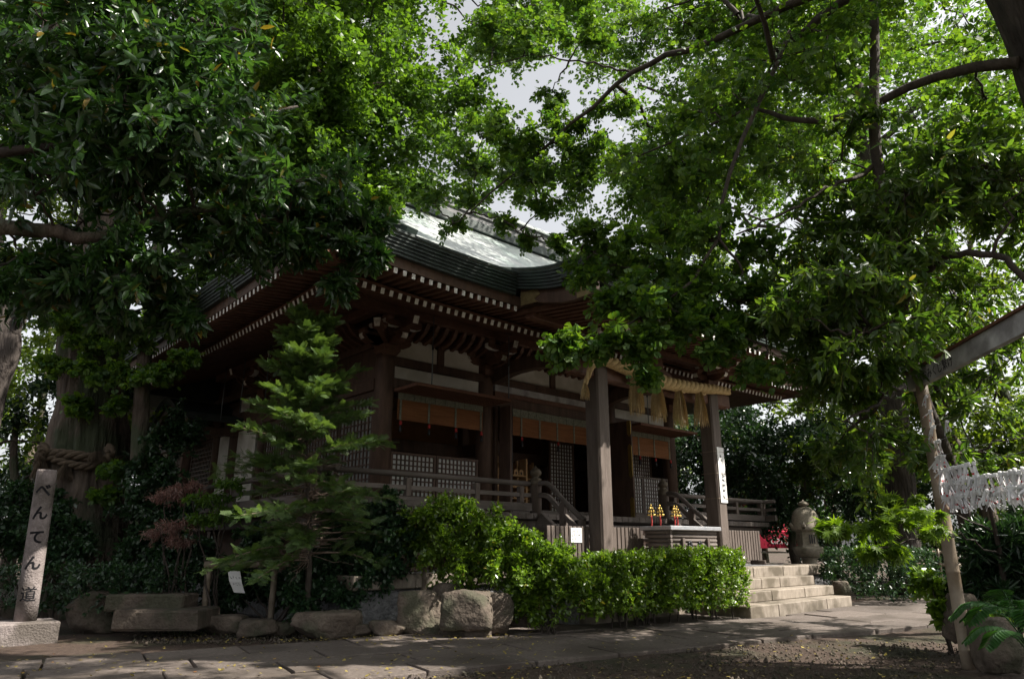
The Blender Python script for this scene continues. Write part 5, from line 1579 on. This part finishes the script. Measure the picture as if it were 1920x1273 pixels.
T1 = tree('sacred_ginkgo_tree', 'massive old ginkgo trunk wrapped in straw rope left of the hall', B1, t1, .68, .30, l1, pads1, KWGF, T_FAN2, 'leaf_ginkgo', 201, nside=72, wob=.14, trunk_n=90, flare=.35, ridge=.2)
# secondary stem and epicormic shoots on the trunk
m = MB(); m.tube(smooth_line([at(262, 880, 12.9), at(268, 700, 12.8), at(285, 560, 12.8), at(300, 430, 13)], 24), np.linspace(.16, .1, 24), 12, wob=.15, seed=4); m.build('side_stem', 'bark', T1, origin=WL[T1.name])
fo = Fol(31)
for x, y, D, R in ((150, 640, 12.7, .4), (210, 600, 12.7, .45), (120, 560, 12.7, .45), (250, 640, 12.6, .4), (180, 700, 12.75, .35), (280, 700, 12.4, .35), (300, 620, 12.4, .45), (230, 540, 12.5, .5), (110, 680, 12.8, .3), (330, 560, 12.4, .45), (150, 760, 12.85, .22), (215, 880, 12.8, .2), (200, 930, 12.8, .2), (360, 520, 12.4, .45), (420, 490, 12.5, .4), (310, 690, 12.3, .22), (345, 668, 12.2, .2), (130, 610, 12.7, .35), (225, 760, 12.75, .16), (240, 700, 12.6, .25)):
    fo.pad(at(x, y, D), R, **dict(KWG, tw=9, sub=3, cl=5, k=4, size=.085))
fo.build('trunk_shoots', T_FAN, 'leaf_ginkgo_near', T1)
# rope round the trunk
tc = at(165, 862, 13.6)
rp = thing('trunk_rope', 'old frayed straw rope tied in a thick band round the ginkgo trunk', 'rope', tuple(tc))
m = MB()
ring = [tc + np.array([math.cos(a) * .79, math.sin(a) * .79, .04 * math.sin(a * 2 + 1)]) for a in np.linspace(0, 2 * math.pi, 26)]
twist(m, ring, .085, 3, 140, .5)
twist(m, [p + np.array([0, 0, -.13 + .05 * math.sin(i)]) for i, p in enumerate(ring)], .075, 3, 140, .45)
m.build('rope_band', 'straw_old', rp)
fdn = -FH
for dx, dz, h in ((-.35, -.05, .42), (.1, -.16, .3), (.62, .06, .2)):
    p = tc + fdn * .8 + RH * dx + np.array([0, 0, dz])
    tuft('frayed_end', p, h, .05, .16, 90, rp, 'straw_old')
for dx in (-.42, .68):
    m = MB()
    c = tc + fdn * (.75 if dx < 0 else .55) + RH * dx
    twist(m, [c + np.array([0, 0, -.12]), c + fdn * .1 + np.array([0, 0, .05]) + RH * .1, c + np.array([0, 0, .16])], .09, 3, 24, .3)
    m.build('knot', 'straw_old', rp)

# evergreen overhanging from the left
KWR = dict(tw=7, sub=2, cl=4, k=6, size=.15, droop=.38, flat=.5, spread=.85, sq=.38, jit=.02, tr=.008)
rng2 = np.random.default_rng(102)
B2 = at(-720, 1100, 6.2); B2[2] = -.1
t2 = [B2, B2 + np.array([.1, .1, 2]), B2 + np.array([.3, .2, 4.2]), B2 + np.array([.5, .2, 7]), B2 + np.array([.5, .1, 9.5])]
pads2 = px_pads(rng2, [(-60, 130, 330, 420, 20, 5.6, 7.2, .6, .85), (100, 40, 430, 330, 18, 5.8, 7.8, .6, .85), (-60, -80, 400, 120, 17, 5.8, 7.8, .65, .95), (200, 330, 560, 450, 12, 6.2, 7.5, .45, .6), (60, 450, 300, 540, 7, 6.2, 7.2, .38, .5), (-60, 450, 60, 560, 4, 6, 7, .4, .6)], ())
pads2 += P_([(640, 460, 7.2, .34), (600, 385, 7.4, .42), (650, 400, 7.4, .4), (560, 415, 7.3, .42), (620, 345, 7.5, .45), (540, 360, 7.3, .45), (680, 425, 7.3, .28), (690, 480, 7.2, .22), (600, 430, 7.2, .34), (560, 450, 7.0, .3), (650, 520, 7.2, .24), (300, 560, 6.8, .28), (330, 590, 6.8, .24), (230, 585, 6.8, .26)])
l2 = [([B2 + np.array([.25, .2, 3.4]), at(-120, 445, 6.1), at(60, 432, 6.1), at(180, 444, 6.2), at(300, 420, 6.4), at(400, 390, 6.7), at(540, 420, 7.0)], .10, .02),
      ([B2 + np.array([.4, .2, 5.2]), at(-60, 160, 6.3), at(80, 60, 6.4), at(260, 20, 6.6), at(460, 60, 6.8)], .09, .02),
      ([B2 + np.array([.4, .2, 4.4]), at(-60, 300, 6.2), at(150, 270, 6.4), at(380, 240, 6.8), at(560, 200, 7.2)], .07, .015)]
tree('evergreen_oak_tree', 'dark evergreen with glossy leaf rosettes and a crooked bough reaching across', B2, t2, .3, .12, l2, pads2, KWR, T_LONG, 'leaf_evergreen', 202)

# right-hand ginkgo overhanging the yard
rng3 = np.random.default_rng(103)
B3 = np.array([10.0, .40, -.1])
t3 = [B3, np.array([9.75, .64, 3.2]), np.array([9.52, .85, 5.6]), np.array([9.3, 1.05, 7.6]), np.array([8.8, 1.5, 11]), np.array([8.6, 1.6, 15])]
LB1 = [np.array([8.9, 1.42, 9.2]), at(1700, -90, 7.6), at(1560, 20, 8), at(1453, 97, 8.5)]
LB1b = [at(1600, -40, 7.9), at(1480, 10, 8.3), at(1290, 95, 9), at(1187, 137, 9.4), at(1073, 233, 9.8), at(960, 330, 10.2), at(880, 400, 10.6)]
LB2 = [at(1187, 137, 9.4), at(1100, 118, 9.6), at(1000, 105, 10), at(900, 130, 10.4)]
LB3 = [np.array([9.1, 1.2, 6.6]), at(1760, 140, 7.6), at(1637, 197, 7.9), at(1547, 227, 8.1), at(1467, 220, 8.4), at(1413, 205, 8.7), at(1300, 250, 9), at(1180, 300, 9.4)]
LB4 = [at(1480, 60, 8.3), at(1420, 200, 8), at(1368, 330, 7.8), at(1345, 445, 7.7), at(1297, 521, 7.6), at(1240, 570, 7.6), at(1160, 620, 7.5), at(1060, 645, 7.4)]
LB5 = [at(1345, 445, 7.7), at(1400, 520, 7.8), at(1430, 600, 7.9), at(1440, 660, 8)]
LB6 = [at(1240, 570, 7.6), at(1200, 510, 7.9), at(1120, 480, 8.2), at(1090, 470, 8.3)]
l3 = [(LB1, .10, .05), (LB1b, .07, .012), (LB2, .02, .008), (LB3, .075, .012), (LB4, .035, .008), (LB5, .018, .007), (LB6, .014, .006)]
pads3 = px_pads(rng3, [(1110, -60, 1500, 140, 17, 8.5, 12, .8, 1.15), (1130, 130, 1520, 330, 20, 8.5, 12, .75, 1.1), (1450, -60, 1860, 200, 18, 7.8, 11, .75, 1.1), (1060, 270, 1360, 430, 13, 9, 12, .65, .95), (1480, 180, 1850, 400, 15, 8, 11, .7, 1.0)], SKY + [(1170, 210, 25, 40)])
for i in range(60):                          # unseen leaf pads added overhead to shade the paving and boughs
    c_, r_ = np.array([rng3.uniform(2.5, 12), rng3.uniform(-2.5, 3.2), rng3.uniform(8.2, 11)]), rng3.uniform(.9, 1.3)
    if not shades(c_, r_): pads3.append((c_, r_))
pads3 += P_([(1150, 560, 7.9, .30), (1200, 530, 7.9, .34), (1120, 510, 8.1, .26), (1250, 560, 7.7, .34), (1300, 520, 7.8, .36), (1240, 490, 8, .32), (1340, 560, 7.8, .36), (1200, 600, 7.6, .30), (1290, 600, 7.6, .28), (1370, 630, 7.8, .3), (1410, 600, 7.9, .36), (1420, 680, 7.9, .26), (1390, 560, 7.9, .34), (1180, 644, 7.5, .20), (1110, 648, 7.45, .16), (1045, 648, 7.4, .14), (1080, 643, 7.4, .14), (1140, 638, 7.45, .18), (1225, 635, 7.5, .14), (1215, 700, 7.5, .07), (1330, 655, 7.6, .16), (1100, 450, 8.2, .3), (1150, 500, 8.2, .36), (1130, 470, 8.4, .3), (1090, 500, 8.3, .2), (1210, 560, 7.8, .34), (1270, 590, 7.8, .34), (1350, 600, 7.9, .38), (1440, 620, 8, .34), (1180, 450, 8.3, .36), (1250, 430, 8.4, .4), (1330, 450, 8, .4), (1400, 470, 8.2, .4), (1050, 662, 7.4, .10),
               (850, 420, 11, .22), (890, 385, 11, .30), (940, 412, 10.8, .22), (985, 440, 10.6, .2), (1010, 395, 10.4, .32), (1045, 462, 10.4, .18), (815, 385, 11.2, .32), (960, 330, 10.6, .45), (890, 320, 11, .5), (1060, 320, 10.2, .5), (1036, 170, 10, .2), (1040, 215, 10, .18), (1020, 285, 10, .55), (955, 290, 10.3, .55), (905, 260, 11, .5), (1000, 345, 10.2, .5), (930, 235, 11, .3), (1060, 250, 10, .4), (985, 95, 10, .5), (925, 90, 10.5, .5), (1100, 280, 10, .5), (1000, 50, 10, .5), (1090, 80, 9.8, .5), (1150, 190, 9.8, .4)])
tree('ginkgo_tree', 'tall ginkgo rising right of the yard whose fan-leaved boughs hang before the porch', B3, t3, .46, .24, l3, pads3, dict(KWG, tw=9, sub=3, cl=5, k=3, size=.082, jit=.055, ref=.52), T_FAN, 'leaf_ginkgo_near', 203, nside=48, wob=.12, trunk_n=60, ridge=.15, bark='bark_dark')

# a second ginkgo further back on the right whose crown closes the canopy
rng6 = np.random.default_rng(106)
B6 = at(1690, 1040, 19); B6[2] = -.1
t6 = [B6, at(1680, 800, 19), at(1650, 500, 18.8), at(1610, 200, 18.5), at(1560, -100, 18), at(1540, -350, 18)]
l6 = [([at(1640, 420, 18.7), at(1500, 300, 18), at(1350, 220, 17), at(1200, 160, 16)], .14, .03), ([at(1610, 200, 18.5), at(1450, 80, 17.5), at(1250, 0, 16.5), at(1080, -30, 16)], .14, .03), ([at(1620, 300, 18.6), at(1740, 180, 18), at(1880, 100, 17.5)], .12, .03)]
pads6 = px_pads(rng6, [(1060, -80, 1500, 150, 14, 14, 19, 1.3, 1.9), (1130, 130, 1500, 400, 13, 14.5, 20, 1.2, 1.8), (1480, -80, 1960, 200, 14, 14, 20, 1.3, 1.9), (1480, 180, 1920, 480, 12, 15, 20, 1.2, 1.8)], SKY)
tree('background_ginkgo_tree', 'tall ginkgo behind the lantern whose fine-leaved crown closes the canopy', B6, t6, .4, .15, l6, pads6, dict(KWGF, tw=11, sub=4, cl=5, k=3, size=.10, jit=.09), T_FAN2, 'leaf_ginkgo', 206, nside=16, bark='bark_dark')

# long-leaved evergreen on the right
rng4 = np.random.default_rng(104)
B4 = at(1835, 1150, 11); B4[2] = -.1
t4 = [B4, at(1800, 930, 10.3), at(1715, 700, 9.2), at(1665, 420, 8.2), at(1640, 250, 7.9), at(1640, 60, 7.8), at(1630, -120, 8)]
l4 = [([at(1650, 310, 8), at(1560, 350, 7.8), at(1470, 400, 7.6), at(1380, 440, 7.5)], .03, .01), ([at(1680, 600, 8.6), at(1750, 500, 7.6), at(1860, 480, 7), at(1960, 560, 6.8)], .05, .03),
      ([at(1690, 650, 8.8), at(1620, 620, 8), at(1560, 640, 7.6)], .03, .01), ([at(1700, 720, 8.9), at(1640, 760, 8.4), at(1580, 790, 8)], .03, .01), ([at(1660, 400, 8.2), at(1760, 340, 7.6), at(1860, 300, 7.2)], .04, .015)]
pads4 = px_pads(rng4, [(1440, 360, 1700, 560, 16, 6.8, 9, .5, .75), (1470, 540, 1660, 700, 13, 6.8, 9, .48, .68), (1540, 690, 1660, 850, 9, 7.8, 9.5, .42, .6), (1690, 280, 1920, 430, 12, 6.8, 8.5, .5, .75), (1700, 470, 1920, 640, 10, 9.2, 10.6, .55, .75), (1720, 640, 1960, 900, 12, 9.2, 11, .5, .7), (1560, 240, 1800, 380, 9, 7, 8.5, .5, .7)], ())
tree('long_leaved_oak_tree', 'slender evergreen with long drooping leaves behind the fortune rack', B4, t4, .11, .05, l4, pads4, dict(KWR, tw=6, sub=2, cl=4, k=5, size=.145, droop=.55), T_LONG, 'leaf_oak', 204, bark='bark_thin', nside=10)

# bright maple bough, lanceolate shrub and ferns at the right edge
mb = at(1880, 1150, 8.6); mb[2] = -.1
mp_ = tree('green_maple_tree', 'young green maple whose sunlit leaves hang left of the bamboo post', mb, [mb, at(1878, 1060, 8.5), at(1862, 980, 8.3), at(1840, 900, 8.1)], .04, .012,
     [([at(1868, 1000, 8.4), at(1790, 965, 7.6), at(1720, 968, 7.0), at(1640, 978, 6.5), at(1570, 992, 6.2)], .012, .003), ([at(1874, 1040, 8.5), at(1800, 1005, 7.5), at(1740, 1008, 6.8), at(1670, 1024, 6.4)], .010, .003)],
     P_([(1570, 990, 6.2, .14), (1625, 985, 6.3, .18), (1690, 985, 6.5, .2), (1670, 1028, 6.4, .14), (1735, 1000, 6.7, .15), (1730, 965, 6.9, .14), (1645, 1030, 6.4, .10), (1700, 945, 7, .16)]),
     dict(tw=6, sub=2, cl=4, k=2, size=.10, droop=.6, flat=1.2, spread=.45, sq=.22, jit=.015, tr=.0025), T_STAR, 'leaf_maple', 205, bark='bark_thin', nside=8, reach=True)
pad_shrub('lanceolate_shrub', 'dark shrub with narrow whorled leaves below the tied papers', P_([(1850, 1010, 8.7, .34), (1890, 1000, 8.6, .36), (1910, 1060, 8.5, .36), (1855, 1070, 8.8, .32), (1940, 1020, 8.5, .36), (1890, 1120, 8.6, .3), (1835, 1100, 8.9, .24), (1920, 960, 8.8, .34)]), dict(tw=9, sub=2, cl=4, k=9, size=.17, droop=.0, flat=.4, spread=.8, sq=.7, jit=.015, tr=.006), 'leaf_dark', (T_LONG[0] * np.array([1, .55, 1]), T_LONG[1]), 19, at(1900, 1180, 8.8))
pad_shrub('vine_shrub', 'leafy ground shrub with pale glossy leaves beside the bamboo post foot', P_([(1770, 1105, 9.2, .22), (1765, 1140, 8.6, .16), (1850, 1150, 8.3, .18), (1745, 1095, 9.2, .2)]), dict(tw=8, sub=2, cl=4, k=4, size=.11, droop=.3, flat=.6, spread=.8, sq=.6, jit=.02, tr=.005), 'leaf_hedge', T_OVAL, 20, at(1790, 1170, 8.9))
def fern(label, c, n, L, seed):
    root = thing('fern', label, 'fern', tuple(c), 'ferns at the right edge of the yard')
    r = np.random.default_rng(seed)
    for i in range(n):
        az = r.uniform(0, 6.28); l = L * r.uniform(.7, 1.1)
        d = np.array([math.cos(az), math.sin(az), 0])
        q = smooth_line([c, c + d * l * .35 + np.array([0, 0, l * .55]), c + d * l * .75 + np.array([0, 0, l * .62]), c + d * l * 1.05 + np.array([0, 0, l * .38])], 22)
        t = unit(np.gradient(q, axis=0))
        pos, dr, nr, sz = [], [], [], []
        for k in range(4, len(q)):
            sd2 = unit(np.cross(t[k], (0, 0, 1)))
            for s_ in (-1, 1):
                pos.append(q[k]); dr.append(sd2 * s_ + t[k] * .45 + np.array([0, 0, -.15])); nr.append(np.array([0, 0, 1.0]) + r.normal(0, .1, 3)); sz.append(l * .26 * math.sin(math.pi * min(1, (k - 2) / len(q) * .95)) + .02)
        fr_ = leaf_object('frond', T_LONG, np.array(pos), np.array(dr), np.array(nr), np.array(sz), 'leaf_fern', root, r)
        m = MB(); m.tube(q, np.linspace(.005, .0015, len(q)), 4, cap=False); m.build('stipe', 'leaf_fern', fr_, origin=WL[fr_.name])
fern('arching green fern drooping over the boulder at the yard edge', at(1925, 1205, 6.2), 11, .45, 5)
fern('green fern with long fronds growing behind the bamboo post', at(1905, 1170, 6.9), 9, .42, 6)
fern('lowest fern spreading its fronds over the bare soil', at(1950, 1250, 5.8), 10, .40, 8)

# ------------------------------------------------------------------ woodland behind
rngb = np.random.default_rng(110)
def bg_tree(name, label, x, D, h, spread, leaf, size, seed, base_y=None, n=12, z0=.25, group='trees standing behind the hall', k=4, tw=11, D_j=1.0, cr=None, stems=1):
    b = at(x, 1040, D); b[2] = -.1
    r = np.random.default_rng(seed)
    pads = []
    for i in range(n):
        f = (i + .5) / n
        z = h * (z0 + (1 - z0) * f) + r.normal(0, .3)
        rad = spread * math.sin(math.pi * min(.95, .25 + .7 * f)) * r.uniform(.3, 1)
        a = i * 2.4 + r.normal(0, .4)
        pads.append((b + np.array([math.cos(a) * rad, math.sin(a) * rad, z]), (cr or spread * .42) * r.uniform(.8, 1.15)))
    top = b + np.array([r.normal(0, .5), r.normal(0, .5), h * .92])
    return tree(name, label, b, [b, b + (top - b) * .3 + r.normal(0, .2, 3), b + (top - b) * .65 + r.normal(0, .3, 3), top], .11 + h * .014, .05, [], pads,
                dict(tw=tw, sub=4, cl=5, k=k, size=size, droop=.3, flat=.7, spread=.8, sq=.7, jit=.08, tr=.012, twig_every=3), T_OVAL, leaf, seed, nside=9, group=group)
BGT = [('camphor_tree', 'dark rounded tree just right of the porch beyond the veranda end', 1370, 25, 6.2, 3.0, 'leaf_dark', .17, 301),
       ('camphor_tree', 'dark spreading tree behind the stone lantern', 1500, 24, 5.2, 2.6, 'leaf_dark', .17, 302),
       ('woodland_tree', 'tall sunlit tree rising above the right end of the hall roof', 1330, 33, 16, 4.2, 'leaf_wood', .26, 303),
       ('woodland_tree', 'tall light green tree behind the dark tree at the lantern', 1560, 29, 13, 4, 'leaf_wood', .24, 304),
       ('woodland_tree', 'leafy yellow green tree seen through the long-leaved evergreen', 1700, 22, 9.5, 3.2, 'leaf_wood', .2, 305),
       ('woodland_tree', 'bright tree at the right edge behind the fortune rack beam', 1860, 19, 9, 3.2, 'leaf_wood', .18, 306),
       ('woodland_tree', 'low dense tree behind the bamboo picket fence', 1780, 24, 4.6, 2.8, 'leaf_dark', .17, 307),
       ('woodland_tree', 'low shaded tree between the lantern and the round bush', 1620, 27, 4.4, 2.8, 'leaf_dark', .17, 308),
       ('roof_pine_tree', 'grey green tree peeping over the middle of the roof ridge', 1020, 40, 17.5, 3.5, 'leaf_dark', .26, 309),
       ('woodland_tree', 'tall tree on the far left beyond the sacred ginkgo', 20, 22, 9, 3.2, 'leaf_wood', .19, 310),
       ('woodland_tree', 'dark tree filling the gap left of the ginkgo trunk', 70, 18, 5.6, 2.4, 'leaf_dark', .15, 311),
       ('woodland_tree', 'far tree between ginkgo trunk and hall flank', 262, 30, 9, 3.0, 'leaf_wood', .22, 312),
       ('woodland_tree', 'tall pale tree beyond the right roof corner', 1210, 42, 19, 4, 'leaf_wood', .28, 313),
       ('woodland_tree', 'far low dark tree beside the red stall', 1435, 34, 4.5, 2.6, 'leaf_dark', .2, 314),
       ('camphor_tree', 'dark shrubby tree closing the view behind the veranda end rail', 1275, 28, 5.5, 3.0, 'leaf_dark', .18, 317),
       ('woodland_tree', 'tall leafy tree towering at the upper left corner', -120, 17, 13, 3.6, 'leaf_wood', .17, 315),
       ('woodland_tree', 'tall leafy tree towering at the upper right corner', 1960, 21, 14, 3.6, 'leaf_wood', .15, 316)]
for a in BGT: bg_tree(*a, n=13 if a[4] > 8 else 14, z0=.25 if a[4] > 8 else {302: .55, 314: .55, 301: .25}.get(a[8], .06))
# leaning bare trunk at the far left
lt = at(-40, 760, 11.5); lt2 = at(60, 590, 11.2)
b = at(-60, 1100, 11.6); b[2] = -.1
tree('leaning_tree', 'pale leaning trunk at the left edge with sparse leaves', b, [b, at(-50, 900, 11.6), at(-15, 730, 11.5), at(15, 640, 11.4), at(-10, 500, 11.4), at(-20, 360, 11.6)], .26, .16, [([at(15, 640, 11.4), at(45, 590, 11.3), at(60, 540, 11.4)], .1, .04)], P_([(-20, 360, 11.6, .6), (60, 520, 11.5, .5), (0, 480, 11.6, .5)]), dict(KWG, tw=8), T_OVAL, 'leaf_wood', 320, wob=.08, bark='bark_dark')
# unseen grove right of the viewer, added to shade the yard
GROVE = [('unseen_shade_tree', 'unseen slim tree added for shade opposite the fern bank', 15.0, -4.6, 9.5, 2.6, 335), ('unseen_shade_tree', 'unseen broad tree added to shade the yard from the right', 12.2, -5.2, 9.5, 2.8, 330), ('unseen_shade_tree', 'unseen shade tree added further along the path', 25, -3.5, 11, 2.6, 331),
         ('unseen_shade_tree', 'unseen shade tree added close behind the fortune rack end', 8.0, -6.5, 10, 3.0, 332), ('unseen_shade_tree', 'unseen tree added behind to shade the foreground paving', 2.5, -4.6, 10.5, 3.2, 333), ('unseen_shade_tree', 'far unseen shade tree added by the path end', 29, 1.5, 11, 2.8, 334)]
for nm, lb, x, y, h, spd, sd_ in GROVE:
    b = np.array([x, y, -.1]); r = np.random.default_rng(sd_)
    pads = []
    for i in range(15):
        f = (i + .5) / 15
        z = h * (.5 + .5 * f); rad = spd * math.sin(math.pi * min(.95, .25 + .7 * f)) * r.uniform(.3, 1.05); a = i * 2.4
        pads.append((b + np.array([math.cos(a) * rad, math.sin(a) * rad, z]), spd * .42 * r.uniform(.8, 1.15)))
    tree(nm, lb, b, [b, b + np.array([.1, .1, h * .35]), b + np.array([-.1, .2, h * .7]), b + np.array([0, 0, h * .93])], .3, .08, [], pads, dict(tw=9, sub=4, cl=5, k=4, size=.17, droop=.3, flat=.7, spread=.8, sq=.6, jit=.08, tr=.012, twig_every=3), T_OVAL, 'leaf_wood', sd_, nside=9, group='unseen trees added to shade the yard')

# ------------------------------------------------------------------ litter, moss and grass
def scatter_leaves(name, label, n, seed, leaf, size, regions, tmpl=T_FAN2, z=.004):
    r = np.random.default_rng(seed)
    p = []
    for (x0, y0, x1, y1, w) in regions:
        for i in range(int(n * w)): p.append(ground(r.uniform(x0, x1), r.uniform(y0, y1)))
    p = np.array(p); p[:, 2] = z + r.uniform(0, .012, len(p))
    on_path = np.abs((p[:, :2] - P0) @ pv - .05) < 1.42
    p[~on_path, 2] -= .03
    a = r.uniform(0, 6.28, len(p))
    o = leaf_object(name, tmpl, p, np.stack([np.cos(a), np.sin(a), r.normal(0, .12, len(p))], 1), np.array([0, 0, 1.0]) + r.normal(0, .25, (len(p), 3)), size * r.uniform(.5, 1.2, len(p)), leaf, None, r)
    return tag(o, label, 'fallen leaves', None, 'stuff')
scatter_leaves('fallen_leaves', 'scattered yellow and brown leaves on paving and soil', 1100, 41, 'leaf_fallen', .034, [(0, 1185, 1000, 1270, .3), (300, 1180, 1000, 1200, .35), (700, 1190, 1800, 1270, .45)])
def grass(name, label, regions, n, seed, h):
    r = np.random.default_rng(seed); p = []
    for (x0, y0, x1, y1) in regions:
        for i in range(n // len(regions)): p.append(ground(r.uniform(x0, x1), r.uniform(y0, y1)))
    p = np.array(p); p[:, 2] = -.06
    o = leaf_object(name, (np.array([(0, -.06, 0), (0, .06, 0), (1, 0, -.15)]), [(0, 1, 2)]), p, np.array([0, 0, 1.0]) + r.normal(0, .4, (len(p), 3)), r.normal(0, 1, (len(p), 3)), h * r.uniform(.4, 1.3, len(p)), 'leaf_grass', None, r)
    return tag(o, label, 'grass', None, 'stuff')
grass('moss_and_grass', 'tufts of grass and moss round the feet of the rocks', [(680, 1172, 780, 1190), (820, 1172, 1100, 1190), (640, 1160, 760, 1178), (1090, 1168, 1250, 1182), (300, 1176, 560, 1184)], 1600, 42, .07)

# grit and small stones on the bare soil
def grit(n, seed):
    r = np.random.default_rng(seed); p = []
    for (x0, y0, x1, y1, w) in ((600, 1195, 1800, 1272, .6), (250, 1178, 1100, 1200, .4)):
        for i in range(int(n * w)): p.append(ground(r.uniform(x0, x1), r.uniform(y0, y1)))
    p = np.array(p)
    keep = np.abs((p[:, :2] - P0) @ pv - .05) > 1.45
    p = p[keep]; p[:, 2] = -.04
    tet = (np.array([(0, 0, 1), (.9, 0, -.4), (-.5, .8, -.4), (-.5, -.8, -.4)]), [(0, 1, 2), (0, 2, 3), (0, 3, 1), (1, 3, 2)])
    o = leaf_object('soil_grit', tet, p, unit(r.normal(0, 1, (len(p), 3)) * np.array([1, 1, .2])), np.array([0, 0, 1.0]) + r.normal(0, .3, (len(p), 3)), r.uniform(.006, .022, len(p)) * np.where(r.random(len(p)) < .06, 1.9, 1), 'rock', None, r)
    return tag(o, 'grit and small stones strewn over the bare soil', 'grit', None, 'stuff')
grit(6000, 51)
